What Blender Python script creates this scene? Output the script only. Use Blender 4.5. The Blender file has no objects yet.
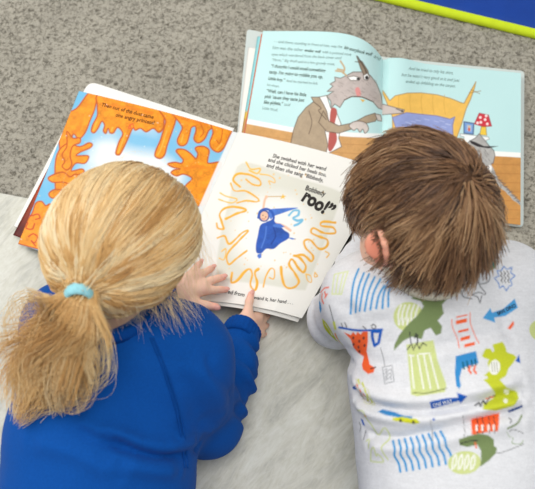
import bpy, math, random
import numpy as np
from mathutils import Vector
from mathutils.bvhtree import BVHTree

rng = np.random.default_rng(7)
random.seed(7)
scene = bpy.context.scene
COL = scene.collection

# ------------------------------------------------------------------ camera model
PITCH = math.radians(25.0)      # tilt away from straight down
FPX = 760.0                     # focal length in pixels of the 535 px wide frame
CH = 1.106                      # camera height above the floor
FW = np.array([0, math.sin(PITCH), -math.cos(PITCH)])
UP = np.array([0, math.cos(PITCH), math.sin(PITCH)])
RT = np.array([1.0, 0, 0])
CAM = np.array([0, 0, CH])


def ray(x, y):
    d = FW * FPX + RT * (x - 267.5) + UP * (244.5 - y)
    return d / np.linalg.norm(d)


def P(x, y, z):
    """World point at height z that the photograph shows at (x, y)."""
    d = ray(x, y)
    return CAM + d * ((z - CH) / d[2])


def proj(w):
    """World points -> photograph coordinates (measuring only)."""
    w = np.asarray(w, float) - CAM
    dz = w @ FW
    return np.stack([267.5 + FPX * (w @ RT) / dz, 244.5 - FPX * (w @ UP) / dz], -1)


def nrm(v):
    v = np.asarray(v, float)
    return v / np.linalg.norm(v)


def lin(r, g, b):
    return tuple(((c / 255) / 12.92 if c / 255 <= 0.04045 else ((c / 255 + 0.055) / 1.055) ** 2.4) for c in (r, g, b))


# ------------------------------------------------------------------ objects
def mesh_obj(name, verts, faces, mat=None, parent=None, loc=None, smooth=True, cols=None, mat_idx=None):
    """One mesh object. verts are world coordinates; origin goes to loc (or the parent's origin)."""
    verts = np.asarray(verts, np.float64)
    org = np.zeros(3)
    if parent is not None:
        p = parent
        while p is not None:
            org = org + np.array(p.location)
            p = p.parent
    elif loc is not None:
        org = np.asarray(loc, float)
    me = bpy.data.meshes.new(name)
    v = verts - org
    if isinstance(faces, np.ndarray):
        nf, k = faces.shape
        me.vertices.add(len(v))
        me.vertices.foreach_set('co', v.astype(np.float32).ravel())
        me.loops.add(nf * k)
        me.loops.foreach_set('vertex_index', faces.astype(np.int32).ravel())
        me.polygons.add(nf)
        me.polygons.foreach_set('loop_start', np.arange(0, nf * k, k, dtype=np.int32))
        me.polygons.foreach_set('loop_total', np.full(nf, k, np.int32))
        me.update(calc_edges=True)
        me.validate()
    else:
        me.from_pydata([tuple(x) for x in v], [], [tuple(int(i) for i in f) for f in faces])
        me.update()
    if smooth:
        me.polygons.foreach_set('use_smooth', np.ones(len(me.polygons), bool))
    if cols is not None:
        at = me.color_attributes.new('Col', 'FLOAT_COLOR', 'POINT')
        c = np.ones((len(v), 4), np.float32)
        c[:, :3] = cols
        at.data.foreach_set('color', c.ravel())
    o = bpy.data.objects.new(name, me)
    COL.objects.link(o)
    if parent is not None:
        o.parent = parent
    elif loc is not None:
        o.location = loc
    if mat is not None:
        for m in (mat if isinstance(mat, (list, tuple)) else [mat]):
            me.materials.append(m)
    if mat_idx is not None:
        me.polygons.foreach_set('material_index', np.asarray(mat_idx, np.int32))
    return o


def empty(name, loc):
    o = bpy.data.objects.new(name, None)
    o.empty_display_size = 0.05
    o.location = loc
    COL.objects.link(o)
    return o


def tag(o, label=None, cat=None, group=None, kind=None):
    if label: o['label'] = label
    if cat: o['category'] = cat
    if group: o['group'] = group
    if kind: o['kind'] = kind
    return o


# ------------------------------------------------------------------ materials
def mat_base(name, rough=0.6, spec=0.3):
    m = bpy.data.materials.new(name)
    m.use_nodes = True
    b = m.node_tree.nodes['Principled BSDF']
    b.inputs['Roughness'].default_value = rough
    b.inputs['Specular IOR Level'].default_value = spec
    return m, m.node_tree.nodes, m.node_tree.links, b


def mat_plain(name, col, rough=0.6, spec=0.3, noise=0.0, nscale=40, bump=0.0, bscale=300, bdist=0.001, sheen=0.0, sss=0.0):
    m, N, L, b = mat_base(name, rough, spec)
    b.inputs['Base Color'].default_value = (*col, 1)
    tc = N.new('ShaderNodeTexCoord')
    if noise > 0:
        n = N.new('ShaderNodeTexNoise'); n.inputs['Scale'].default_value = nscale; n.inputs['Detail'].default_value = 5
        L.new(tc.outputs['Object'], n.inputs['Vector'])
        r = N.new('ShaderNodeValToRGB')
        r.color_ramp.elements[0].position = 0.3; r.color_ramp.elements[1].position = 0.7
        r.color_ramp.elements[0].color = (*[c * (1 - noise) for c in col], 1)
        r.color_ramp.elements[1].color = (*[min(1, c * (1 + noise)) for c in col], 1)
        L.new(n.outputs['Fac'], r.inputs['Fac']); L.new(r.outputs['Color'], b.inputs['Base Color'])
    if bump > 0:
        n2 = N.new('ShaderNodeTexNoise'); n2.inputs['Scale'].default_value = bscale; n2.inputs['Detail'].default_value = 3
        L.new(tc.outputs['Object'], n2.inputs['Vector'])
        bp = N.new('ShaderNodeBump'); bp.inputs['Strength'].default_value = bump; bp.inputs['Distance'].default_value = bdist
        L.new(n2.outputs['Fac'], bp.inputs['Height']); L.new(bp.outputs['Normal'], b.inputs['Normal'])
    if sheen > 0:
        b.inputs['Sheen Weight'].default_value = sheen
    if sss > 0:
        b.inputs['Subsurface Weight'].default_value = sss
        b.inputs['Subsurface Radius'].default_value = (0.012, 0.004, 0.002)
        b.inputs['Subsurface Scale'].default_value = 0.5
    return m


def mat_vcol(name, rough=0.6, spec=0.3, bump=0.0, bscale=400, bdist=0.0006, sheen=0.0, sss=0.0, mix=0.0, mscale=200):
    m = mat_plain(name, (1, 1, 1), rough, spec, bump=bump, bscale=bscale, bdist=bdist, sheen=sheen, sss=sss)
    N, L = m.node_tree.nodes, m.node_tree.links
    a = N.new('ShaderNodeAttribute'); a.attribute_name = 'Col'
    b = N['Principled BSDF']
    if mix > 0:
        tc = N.new('ShaderNodeTexCoord')
        n = N.new('ShaderNodeTexNoise'); n.inputs['Scale'].default_value = mscale; n.inputs['Detail'].default_value = 3
        L.new(tc.outputs['Object'], n.inputs['Vector'])
        mr = N.new('ShaderNodeMapRange'); mr.inputs['From Min'].default_value = .3; mr.inputs['From Max'].default_value = .7
        mr.inputs['To Min'].default_value = 1 - mix; mr.inputs['To Max'].default_value = 1 + mix
        L.new(n.outputs['Fac'], mr.inputs['Value'])
        mm = N.new('ShaderNodeVectorMath'); mm.operation = 'SCALE'
        L.new(a.outputs['Color'], mm.inputs[0]); L.new(mr.outputs['Result'], mm.inputs['Scale'])
        L.new(mm.outputs['Vector'], b.inputs['Base Color'])
    else:
        L.new(a.outputs['Color'], b.inputs['Base Color'])
    return m


# ------------------------------------------------------------------ implicit surfaces -> mesh
def smin(a, b, k):
    h = np.maximum(k - np.abs(a - b), 0) / k
    return np.minimum(a, b) - h * h * k * 0.25


def sdf_mesh(prims, vox):
    """prims: ('cap', a, b, ra, rb, k) | ('ell', c, axes3x3 rows, radii, k) -> welded quad mesh of their smooth union."""
    lo = np.full(3, 1e9); hi = np.full(3, -1e9)
    bb = []
    for p in prims:
        if p[0] == 'cap':
            a, b, r = np.asarray(p[1], float), np.asarray(p[2], float), max(p[3], p[4])
            l, h = np.minimum(a, b) - r, np.maximum(a, b) + r
        else:
            e = np.sqrt((((np.asarray(p[2]) * np.asarray(p[3])[:, None])) ** 2).sum(0))
            l, h = np.asarray(p[1]) - e, np.asarray(p[1]) + e
        bb.append((l, h)); lo = np.minimum(lo, l); hi = np.maximum(hi, h)
    lo -= 4 * vox; hi += 4 * vox
    n = np.ceil((hi - lo) / vox).astype(int) + 1
    V = np.full(n, 0.05, np.float32)
    ax = [lo[i] + np.arange(n[i]) * vox for i in range(3)]
    for p, (l, h) in zip(prims, bb):
        k = p[-1]
        i0 = np.maximum(np.floor((l - k - 3 * vox - lo) / vox).astype(int), 0)
        i1 = np.minimum(np.ceil((h + k + 3 * vox - lo) / vox).astype(int) + 1, n)
        X, Y, Z = np.meshgrid(*[ax[i][i0[i]:i1[i]].astype(np.float32) for i in range(3)], indexing='ij')
        if p[0] == 'cap':
            a, b = np.asarray(p[1], np.float32), np.asarray(p[2], np.float32)
            ba = b - a
            q = (X - a[0]) * ba[0] + (Y - a[1]) * ba[1] + (Z - a[2]) * ba[2]
            t = np.clip(q / max(float(ba @ ba), 1e-12), 0, 1)
            d = np.sqrt((X - a[0] - t * ba[0]) ** 2 + (Y - a[1] - t * ba[1]) ** 2 + (Z - a[2] - t * ba[2]) ** 2) - (p[3] + (p[4] - p[3]) * t)
        else:
            c = np.asarray(p[1], np.float32); A = np.asarray(p[2], np.float32); R = np.asarray(p[3], np.float32)
            X = X - c[0]; Y = Y - c[1]; Z = Z - c[2]
            l3 = [(X * A[i, 0] + Y * A[i, 1] + Z * A[i, 2]) for i in range(3)]
            k0 = np.sqrt(sum((l3[i] / R[i]) ** 2 for i in range(3)))
            k1 = np.sqrt(sum((l3[i] / R[i] ** 2) ** 2 for i in range(3))) + 1e-9
            d = k0 * (k0 - 1) / k1
        s = tuple(slice(i0[i], i1[i]) for i in range(3))
        V[s] = smin(V[s], d.astype(np.float32), max(k, 1e-5))
    # surface nets
    ins = V < 0
    c = np.zeros(tuple(n - 1), np.int8)
    for dx in (0, 1):
        for dy in (0, 1):
            for dz in (0, 1):
                c += ins[dx:n[0] - 1 + dx, dy:n[1] - 1 + dy, dz:n[2] - 1 + dz]
    I, J, K = np.nonzero((c > 0) & (c < 8))
    idx = np.full(tuple(n - 1), -1, np.int64)
    idx[I, J, K] = np.arange(len(I))
    cor = [(dx, dy, dz) for dx in (0, 1) for dy in (0, 1) for dz in (0, 1)]
    val = np.stack([V[I + a, J + b, K + g] for a, b, g in cor], 1)
    acc = np.zeros((len(I), 3)); cnt = np.zeros(len(I))
    for i in range(8):
        for j in range(i + 1, 8):
            if sum(abs(cor[i][q] - cor[j][q]) for q in range(3)) != 1: continue
            a, b = val[:, i], val[:, j]
            m = (a < 0) != (b < 0)
            t = np.where(m, a / np.where(m, a - b, 1), 0)
            pt = np.array(cor[i]) + t[:, None] * (np.array(cor[j]) - np.array(cor[i]))
            acc[m] += pt[m]; cnt[m] += 1
    vt = lo + (np.stack([I, J, K], 1) + acc / cnt[:, None]) * vox
    fs = []
    for axis in range(3):
        sl0 = [slice(1, n[i] - 1) for i in range(3)]; sl1 = list(sl0)
        sl0[axis] = slice(0, n[axis] - 1); sl1[axis] = slice(1, n[axis])
        a = ins[tuple(sl0)]; b = ins[tuple(sl1)]
        E = np.nonzero(a != b)
        base = [E[i] + (0 if i == axis else 1) for i in range(3)]
        u, w = (axis + 1) % 3, (axis + 2) % 3

        def cell(du, dw):
            q = [x.copy() for x in base]
            q[u] = q[u] - du; q[w] = q[w] - dw
            return idx[q[0], q[1], q[2]]
        f = np.stack([cell(1, 1), cell(0, 1), cell(0, 0), cell(1, 0)], 1)
        flip = ~a[E]
        f[flip] = f[flip][:, ::-1]
        fs.append(f)
    return vt, np.concatenate(fs)


def vnormals(v, f):
    a = v[f[:, 2]] - v[f[:, 0]]; b = v[f[:, 3]] - v[f[:, 1]]
    fn = np.cross(a, b)
    n = np.zeros_like(v)
    for i in range(4):
        np.add.at(n, f[:, i], fn)
    return n / (np.linalg.norm(n, axis=1, keepdims=True) + 1e-12)


def relax(v, f, it=2, lam=0.5):
    for _ in range(it):
        s = np.zeros_like(v); c = np.zeros(len(v))
        for i in range(4):
            np.add.at(s, f[:, i], v[f[:, (i + 1) % 4]] + v[f[:, (i - 1) % 4]])
            np.add.at(c, f[:, i], 2)
        v = v + lam * (s / c[:, None] - v)
    return v


def bvh_of(v, f):
    return BVHTree.FromPolygons([tuple(x) for x in v], [tuple(int(i) for i in q) for q in f])


def hit(bvh, x, y):
    h = bvh.ray_cast(Vector(CAM), Vector(ray(x, y)))
    return None if h[0] is None else (np.array(h[0]), np.array(h[1]))


def seg_dist(Q, pts):
    """Distance of points Q (n,d) to polyline pts (m,d)."""
    best = np.full(len(Q), 1e9)
    for a, b in zip(pts[:-1], pts[1:]):
        ba = b - a
        t = np.clip(((Q - a) @ ba) / max(ba @ ba, 1e-12), 0, 1)
        best = np.minimum(best, np.linalg.norm(Q - a - t[:, None] * ba, axis=1))
    return best


def catmull(pts, n=6, closed=False):
    pts = np.asarray(pts, float)
    if closed:
        p = np.concatenate([pts[-1:], pts, pts[:2]])
    else:
        p = np.concatenate([2 * pts[:1] - pts[1:2], pts, 2 * pts[-1:] - pts[-2:-1]])
    out = []
    for i in range(1, len(p) - 2):
        a, b, c, d = p[i - 1], p[i], p[i + 1], p[i + 2]
        for t in np.arange(n) / n:
            out.append(0.5 * (2 * b + (c - a) * t + (2 * a - 5 * b + 4 * c - d) * t * t + (3 * b - a - 3 * c + d) * t ** 3))
    if not closed: out.append(p[-2])
    return np.array(out)


def tube(pts, rad, sides=8):
    pts = np.asarray(pts, float); n = len(pts)
    rad = np.broadcast_to(rad, n)
    t = np.gradient(pts, axis=0); t /= np.linalg.norm(t, axis=1, keepdims=True) + 1e-12
    ref = np.array([0.3, 0.2, 0.93]); vs = []
    for i in range(n):
        a = nrm(np.cross(t[i], ref)); b = np.cross(t[i], a)
        for s in range(sides):
            q = 2 * math.pi * s / sides
            vs.append(pts[i] + rad[i] * (math.cos(q) * a + math.sin(q) * b))
    fs = [(i * sides + s, i * sides + (s + 1) % sides, (i + 1) * sides + (s + 1) % sides, (i + 1) * sides + s) for i in range(n - 1) for s in range(sides)]
    fs += [tuple(range(sides))[::-1], tuple((n - 1) * sides + s for s in range(sides))]
    return np.array(vs), fs


def ellipsoid(c, A, R, nu=16, nv=10):
    vs, fs = [], []
    for j in range(nv + 1):
        ph = math.pi * j / nv
        for i in range(nu):
            th = 2 * math.pi * i / nu
            d = np.array([math.sin(ph) * math.cos(th) * R[0], math.sin(ph) * math.sin(th) * R[1], math.cos(ph) * R[2]])
            vs.append(np.asarray(c) + d @ np.asarray(A))
    for j in range(nv):
        for i in range(nu):
            fs.append((j * nu + i, (j + 1) * nu + i, (j + 1) * nu + (i + 1) % nu, j * nu + (i + 1) % nu))
    return np.array(vs), fs


def vnoise(p, scale, seed=0):
    """Smooth value noise 0..1 at points p (n,d<=3)."""
    p = np.asarray(p, float) * scale + seed * 17.31
    if p.shape[1] == 2: p = np.concatenate([p, np.zeros((len(p), 1))], 1)
    i = np.floor(p).astype(np.int64); f = p - i; f = f * f * (3 - 2 * f)

    def hsh(a, b, c):
        h = (a * 374761393 + b * 668265263 + c * 2147483647 + 1274126177) & 0xffffffff
        h = ((h ^ (h >> 13)) * 1274126177) & 0xffffffff
        return ((h ^ (h >> 16)) & 0xffff) / 65535.0
    r = 0
    for dx in (0, 1):
        for dy in (0, 1):
            for dz in (0, 1):
                w = (f[:, 0] if dx else 1 - f[:, 0]) * (f[:, 1] if dy else 1 - f[:, 1]) * (f[:, 2] if dz else 1 - f[:, 2])
                r = r + w * hsh(i[:, 0] + dx, i[:, 1] + dy, i[:, 2] + dz)
    return r


# ------------------------------------------------------------------ drawing printed artwork on a surface
class Art:
    """Colours of printed artwork, evaluated at surface points whose print coordinates are q (n,2)."""
    def __init__(s, q, col):
        s.q = np.asarray(q, float); s.c = np.tile(np.array(lin(*col)), (len(q), 1)); s.aa = 0.55
        s.x0, s.y0 = 0, 0; s.k = 1.0

    def crop(s, x0, y0, k):
        s.x0, s.y0, s.k = x0, y0, k; return s

    def T(s, pts):
        return np.asarray(pts, float) / s.k + np.array([s.x0, s.y0])

    def _put(s, m, a, col):
        col = np.array(lin(*col)) if not isinstance(col, np.ndarray) else col
        s.c[m] = s.c[m] * (1 - a[:, None]) + col * a[:, None]

    def _near(s, p, r):
        l, h = p.min(0) - r, p.max(0) + r
        return np.nonzero((s.q[:, 0] > l[0]) & (s.q[:, 0] < h[0]) & (s.q[:, 1] > l[1]) & (s.q[:, 1] < h[1]))[0]

    def fill(s, pts, col, curve=False, alpha=1.0, outline=None, ow=0.8, soft=None, mottle=0.0):
        p = s.T(pts)
        if curve: p = catmull(p, 5, True)
        aa = soft or s.aa
        m = s._near(p, aa * 2 + 1)
        if not len(m): return
        Q = s.q[m]; ins = np.zeros(len(Q), bool)
        for a, b in zip(p, np.roll(p, -1, 0)):
            c = (a[1] > Q[:, 1]) != (b[1] > Q[:, 1])
            with np.errstate(all='ignore'):
                xi = (b[0] - a[0]) * (Q[:, 1] - a[1]) / (b[1] - a[1]) + a[0]
            ins ^= c & (Q[:, 0] < xi)
        d = seg_dist(Q, np.concatenate([p, p[:1]])) * np.where(ins, -1, 1)
        a = np.clip(0.5 - d / (2 * aa), 0, 1) * alpha
        if mottle > 0:
            cc = np.array(lin(*col))[None] * (1 + mottle * (vnoise(Q, .22, 3) * .6 + vnoise(Q, .7, 5) * .4 - .5)[:, None] * 2)
            s.c[m] = s.c[m] * (1 - a[:, None]) + np.clip(cc, 0, 1) * a[:, None]
        else:
            s._put(m, a, col)
        if outline is not None:
            a = np.clip((ow / 2 + s.aa - np.abs(d)) / (2 * s.aa), 0, 1)
            s._put(m, a, outline)

    def stroke(s, pts, w, col, curve=True, alpha=1.0, wvar=0.0):
        p = s.T(pts)
        if curve and len(p) > 2: p = catmull(p, 6)
        m = s._near(p, w + 1)
        if not len(m): return
        Q = s.q[m]
        ww = w * (1 + wvar * (vnoise(Q, .25, 9) - .5) * 2) if wvar else w
        a = np.clip((ww / 2 + s.aa - seg_dist(Q, p)) / (2 * s.aa), 0, 1) * alpha
        s._put(m, a, col)

    def ell(s, c, r, col, rot=0, alpha=1.0, outline=None, ow=.8, mottle=0):
        t = np.linspace(0, 2 * math.pi, 28, endpoint=False); ca, sa = math.cos(math.radians(rot)), math.sin(math.radians(rot))
        x, y = r[0] * np.cos(t), r[1] * np.sin(t)
        s.fill(np.stack([c[0] + x * ca - y * sa, c[1] + x * sa + y * ca], 1), col, alpha=alpha, outline=outline, ow=ow, mottle=mottle)


def glyphs(txt, bold=0.0):
    cu = bpy.data.curves.new('lettering_source', 'FONT')
    cu.body = txt; cu.size = 1.0; cu.offset = bold; cu.resolution_u = 3
    o = bpy.data.objects.new('lettering_source', cu); COL.objects.link(o)
    bpy.context.view_layer.update()
    me = bpy.data.meshes.new_from_object(o.evaluated_get(bpy.context.evaluated_depsgraph_get()))
    v = np.array([x.co[:2] for x in me.vertices]).reshape(-1, 2); f = [tuple(p.vertices) for p in me.polygons]
    bpy.data.objects.remove(o); bpy.data.curves.remove(cu); bpy.data.meshes.remove(me)
    return v, f


def text_on(lines, where, off=0.0004):
    """lines: (txt, start, end, height factor, bold, slant); where(px)->(pos, normal). One mesh of letters."""
    V, F, n = [], [], 0
    for txt, a, b, hs, bold, sl in lines:
        v, f = glyphs(txt, bold)
        a, b = np.array(a, float), np.array(b, float)
        w = v[:, 0].max() - v[:, 0].min()
        k = np.linalg.norm(b - a) / w
        d = (b - a) / np.linalg.norm(b - a); u = np.array([d[1], -d[0]])
        q = a + (v[:, :1] - v[:, 0].min() + sl * v[:, 1:]) * k * d + v[:, 1:] * k * hs * u
        p, nn = where(q)
        V.append(p + nn * off); F += [tuple(i + n for i in t) for t in f]; n += len(v)
    return np.concatenate(V), F
# ================================================================== SETTING
FLOOR_Z = 0.0
CARPET_Z = 0.004


def make_floor():
    m, N, L, b = mat_base('pale_stone_vinyl', 0.42, 0.35)
    tc = N.new('ShaderNodeTexCoord')
    mp = N.new('ShaderNodeMapping'); mp.vector_type = 'TEXTURE'; mp.inputs['Rotation'].default_value = (0, 0, math.radians(50)); mp.inputs['Scale'].default_value = (1.0, .36, 1)
    L.new(tc.outputs['Object'], mp.inputs['Vector'])
    n1 = N.new('ShaderNodeTexNoise'); n1.inputs['Scale'].default_value = 9; n1.inputs['Detail'].default_value = 9; n1.inputs['Roughness'].default_value = .68; n1.inputs['Distortion'].default_value = 1.1
    L.new(mp.outputs['Vector'], n1.inputs['Vector'])
    r = N.new('ShaderNodeValToRGB')
    e = r.color_ramp.elements
    e[0].position = .32; e[0].color = (*lin(184, 184, 174), 1)
    e[1].position = .72; e[1].color = (*lin(224, 225, 216), 1)
    x = e.new(.5); x.color = (*lin(206, 205, 193), 1)
    L.new(n1.outputs['Fac'], r.inputs['Fac'])
    n2 = N.new('ShaderNodeTexNoise'); n2.inputs['Scale'].default_value = 46; n2.inputs['Detail'].default_value = 6; n2.inputs['Distortion'].default_value = 1.5
    L.new(mp.outputs['Vector'], n2.inputs['Vector'])
    mx = N.new('ShaderNodeMixRGB'); mx.blend_type = 'OVERLAY'; mx.inputs['Fac'].default_value = .32
    L.new(r.outputs['Color'], mx.inputs['Color1']); L.new(n2.outputs['Fac'], mx.inputs['Color2'])
    L.new(mx.outputs['Color'], b.inputs['Base Color'])
    bp = N.new('ShaderNodeBump'); bp.inputs['Strength'].default_value = .25; bp.inputs['Distance'].default_value = .001
    L.new(n2.outputs['Fac'], bp.inputs['Height']); L.new(bp.outputs['Normal'], b.inputs['Normal'])
    s = 2.6
    v = [(-s, -s, 0), (s, -s, 0), (s, s, 0), (-s, s, 0), (-s, -s, -.05), (s, -s, -.05), (s, s, -.05), (-s, s, -.05)]
    f = [(0, 1, 2, 3), (7, 6, 5, 4), (0, 4, 5, 1), (1, 5, 6, 2), (2, 6, 7, 3), (3, 7, 4, 0)]
    o = mesh_obj('floor', v, f, m, loc=(0, 0, 0), smooth=False)
    tag(o, 'pale grey marbled smooth floor between and under the two children', kind='structure')


def make_carpet():
    m, N, L, b = mat_base('grey_loop_carpet', 0.95, 0.05)
    tc = N.new('ShaderNodeTexCoord')
    n1 = N.new('ShaderNodeTexNoise'); n1.inputs['Scale'].default_value = 150; n1.inputs['Detail'].default_value = 6; n1.inputs['Roughness'].default_value = .7; n1.inputs['Distortion'].default_value = .6
    L.new(tc.outputs['Object'], n1.inputs['Vector'])
    r = N.new('ShaderNodeValToRGB'); e = r.color_ramp.elements
    e[0].position = .34; e[0].color = (*lin(92, 88, 78), 1)
    e[1].position = .55; e[1].color = (*lin(172, 167, 154), 1)
    L.new(n1.outputs['Fac'], r.inputs['Fac'])
    n3 = N.new('ShaderNodeTexNoise'); n3.inputs['Scale'].default_value = 7; n3.inputs['Detail'].default_value = 3
    L.new(tc.outputs['Object'], n3.inputs['Vector'])
    mr = N.new('ShaderNodeMapRange'); mr.inputs['From Min'].default_value = .3; mr.inputs['From Max'].default_value = .7; mr.inputs['To Min'].default_value = .9; mr.inputs['To Max'].default_value = 1.08
    L.new(n3.outputs['Fac'], mr.inputs['Value'])
    mm = N.new('ShaderNodeVectorMath'); mm.operation = 'SCALE'
    L.new(r.outputs['Color'], mm.inputs[0]); L.new(mr.outputs['Result'], mm.inputs['Scale'])
    L.new(mm.outputs['Vector'], b.inputs['Base Color'])
    n2 = N.new('ShaderNodeTexNoise'); n2.inputs['Scale'].default_value = 190; n2.inputs['Detail'].default_value = 5
    L.new(tc.outputs['Object'], n2.inputs['Vector'])
    bp = N.new('ShaderNodeBump'); bp.inputs['Strength'].default_value = .9; bp.inputs['Distance'].default_value = .004
    L.new(n2.outputs['Fac'], bp.inputs['Height']); L.new(bp.outputs['Normal'], b.inputs['Normal'])
    a, c = P(16, 196, 0), P(535, 296, 0)
    d = nrm(c - a); nn = np.array([-d[1], d[0], 0])
    o0 = (a + c) / 2
    # dense pile where it is seen, coarser beyond
    us = np.concatenate([np.linspace(-2.2, -.8, 8)[:-1], np.arange(-.8, .8, .0042), np.linspace(.8, 2.2, 8)])
    vs = np.concatenate([np.arange(0, .95, .0042), np.linspace(.95, 1.9, 9)])
    U, V = np.meshgrid(us, vs, indexing='ij')
    pts = o0 + U[..., None] * d + V[..., None] * nn
    q = pts.reshape(-1, 3)[:, :2]
    z = CARPET_Z + .0032 * (vnoise(q, 95, 1) - .6) + .0026 * (vnoise(q, 190, 2) - .5)
    dense = (np.abs(U.ravel()) < .8) & (V.ravel() < .95)
    z = np.where(dense, np.clip(z, .0006, .0055), CARPET_Z)
    edge = V.ravel() < .002
    z = np.where(edge, .0005, z)
    p3 = np.concatenate([q, z[:, None]], 1)
    nu, nv = len(us), len(vs)
    i, j = np.meshgrid(np.arange(nu - 1), np.arange(nv - 1), indexing='ij')
    k = (i * nv + j).ravel()
    F = np.stack([k, k + nv, k + nv + 1, k + 1], 1)
    o = mesh_obj('floor_carpet', p3, F, m, loc=(0, 0.9, 0))
    tag(o, 'grey textured carpet covering the far part of the floor', kind='structure')


def make_mat():
    a, c = P(438, 11, .012), P(521, 31, .012)
    d = nrm(c - a); d[2] = 0; d = nrm(d); nn = np.array([-d[1], d[0], 0])
    r = empty('play_mat', tuple(a + .35 * nn * 0 + np.array([0, 0, -.007])))
    tag(r, 'blue padded play mat with lime green bound edge on the carpet', 'mat')
    blue = mat_plain('mat_blue', lin(12, 62, 150), .55, .3, noise=.06, nscale=30, bump=.3, bscale=500)
    lime = mat_plain('mat_lime', lin(205, 226, 40), .7, .2, noise=.05, nscale=60, bump=.5, bscale=700)
    # pad: rounded slab
    s0, s1, t1 = -.28, .62, .5
    out = []
    cr = .05
    for cx, cy, a0 in ((s1 - cr, cr, -90), (s1 - cr, t1 - cr, 0), (s0 + cr, t1 - cr, 90), (s0 + cr, cr, 180)):
        for q in range(9):
            an = math.radians(a0 + q * 90 / 8)
            out.append((cx + cr * math.cos(an), cy + cr * math.sin(an)))
    out = np.array(out)
    base = np.array([a[0], a[1], 0])
    W = lambda st, z: base + st[:, :1] * d + st[:, 1:] * nn + np.array([0, 0, z])
    cen = out.mean(0)
    rings = [(1.0, .005), (1.0, .013), (.985, .0165), (.9, .018), (.5, .0185)]
    vs = np.concatenate([W(cen + (out - cen) * k, z) for k, z in rings]); n = len(out)
    fs = [(i * n + j, i * n + (j + 1) % n, (i + 1) * n + (j + 1) % n, (i + 1) * n + j) for i in range(len(rings) - 1) for j in range(n)]
    fs += [tuple(range(4 * n, 5 * n)), tuple(range(n))[::-1]]
    mesh_obj('mat_pad', vs, fs, blue, r)
    # flat binding wrapped over the rim
    prof = [(-.004, .005), (-.006, .010), (-.004, .0155), (.001, .0185), (.006, .0192), (.0085, .0172)]
    dirs = out - cen
    o2 = np.roll(out, -1, 0) - np.roll(out, 1, 0); o2 /= np.linalg.norm(o2, axis=1, keepdims=True)
    inn = np.stack([-o2[:, 1], o2[:, 0]], 1)
    vs = np.concatenate([W(out + inn * w, z) for w, z in prof])
    fs = [(i * n + j, i * n + (j + 1) % n, (i + 1) * n + (j + 1) % n, (i + 1) * n + j) for i in range(len(prof) - 1) for j in range(n)]
    mesh_obj('edge_binding', vs, fs, lime, r)




def make_wall():
    pw = mat_plain('painted_wall', lin(228, 226, 220), .8, .2, noise=.01, nscale=3)
    pb = mat_plain('painted_baseboard', lin(240, 240, 238), .5, .3)

    def box(name, a, b, m):
        x0, y0, z0 = a; x1, y1, z1 = b
        v = [(x0, y0, z0), (x1, y0, z0), (x1, y1, z0), (x0, y1, z0), (x0, y0, z1), (x1, y0, z1), (x1, y1, z1), (x0, y1, z1)]
        f = [(3, 2, 1, 0), (4, 5, 6, 7), (0, 1, 5, 4), (1, 2, 6, 5), (2, 3, 7, 6), (3, 0, 4, 7)]
        tag(mesh_obj(name, v, f, m, loc=((x0 + x1) / 2, y0, 0), smooth=False), kind='structure')
    box('wall_far', (-2.6, 2.56, 0), (2.6, 2.66, 2.6), pw)
    box('baseboard_far', (-2.6, 2.54, .004), (2.6, 2.56, .10), pb)


make_floor(); make_carpet(); make_mat(); make_wall()
# ================================================================== BOOKS
PAPER = mat_plain('paper_white', lin(236, 233, 224), .7, .2, noise=.02, nscale=60)
PRINT = mat_vcol('printed_page', .5, .3)
INK = mat_plain('ink_dark', lin(48, 44, 42), .6, .2)
INK_B = mat_plain('ink_brown', lin(92, 52, 20), .6, .2)
INK_G = mat_plain('ink_grey_green', lin(128, 154, 150), .6, .2)
INK_D = mat_plain('ink_bold_grey', lin(92, 112, 104), .6, .2)


class Sheet:
    """A page: corners TL, TR, BR, BL (world) plus a height bulge over (u, v)."""
    def __init__(s, cs, bump=None):
        s.c = [np.asarray(c, float) for c in cs]
        s.bump = bump or (lambda u, v: 0 * u)
        px = proj(np.array(s.c))
        A = []
        for (x, y), (u, v) in zip(px, ((0, 0), (1, 0), (1, 1), (0, 1))):
            A += [[x, y, 1, 0, 0, 0, -u * x, -u * y, -u], [0, 0, 0, x, y, 1, -v * x, -v * y, -v]]
        s.H = np.linalg.svd(np.array(A))[2][-1].reshape(3, 3)

    def W(s, u, v):
        u = np.asarray(u, float)[:, None]; v = np.asarray(v, float)[:, None]
        p = (1 - u) * (1 - v) * s.c[0] + u * (1 - v) * s.c[1] + u * v * s.c[2] + (1 - u) * v * s.c[3]
        p = p.copy(); p[:, 2] += s.bump(u[:, 0], v[:, 0])
        return p

    def hom(s, px):
        h = np.concatenate([px, np.ones((len(px), 1))], 1) @ s.H.T
        return h[:, :2] / h[:, 2:]

    def uv(s, px):
        t = s.hom(np.asarray(px, float)); q = t.copy()
        for _ in range(14):
            q = q + .8 * (t - s.hom(proj(s.W(q[:, 0], q[:, 1]))))
        return q

    def at(s, px):
        q = s.uv(px); e = 1e-3
        p = s.W(q[:, 0], q[:, 1])
        n = np.cross(s.W(q[:, 0] + e, q[:, 1]) - p, s.W(q[:, 0], q[:, 1] - e) - p)
        n /= np.linalg.norm(n, axis=1, keepdims=True)
        n *= np.sign(n[:, 2:])
        return p, n

    def grid(s, n, m, u0=0., u1=1., v0=0., v1=1.):
        u, v = np.meshgrid(np.linspace(u0, u1, n), np.linspace(v0, v1, m), indexing='ij')
        return u.ravel(), v.ravel()


def letter(lines, sheet, ink, page, label=None):
    for l in lines:
        V, F = text_on([l], sheet.at)
        o = mesh_obj('lettering', V, F, ink, page, smooth=False)
        if label: o['label'] = label


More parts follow.
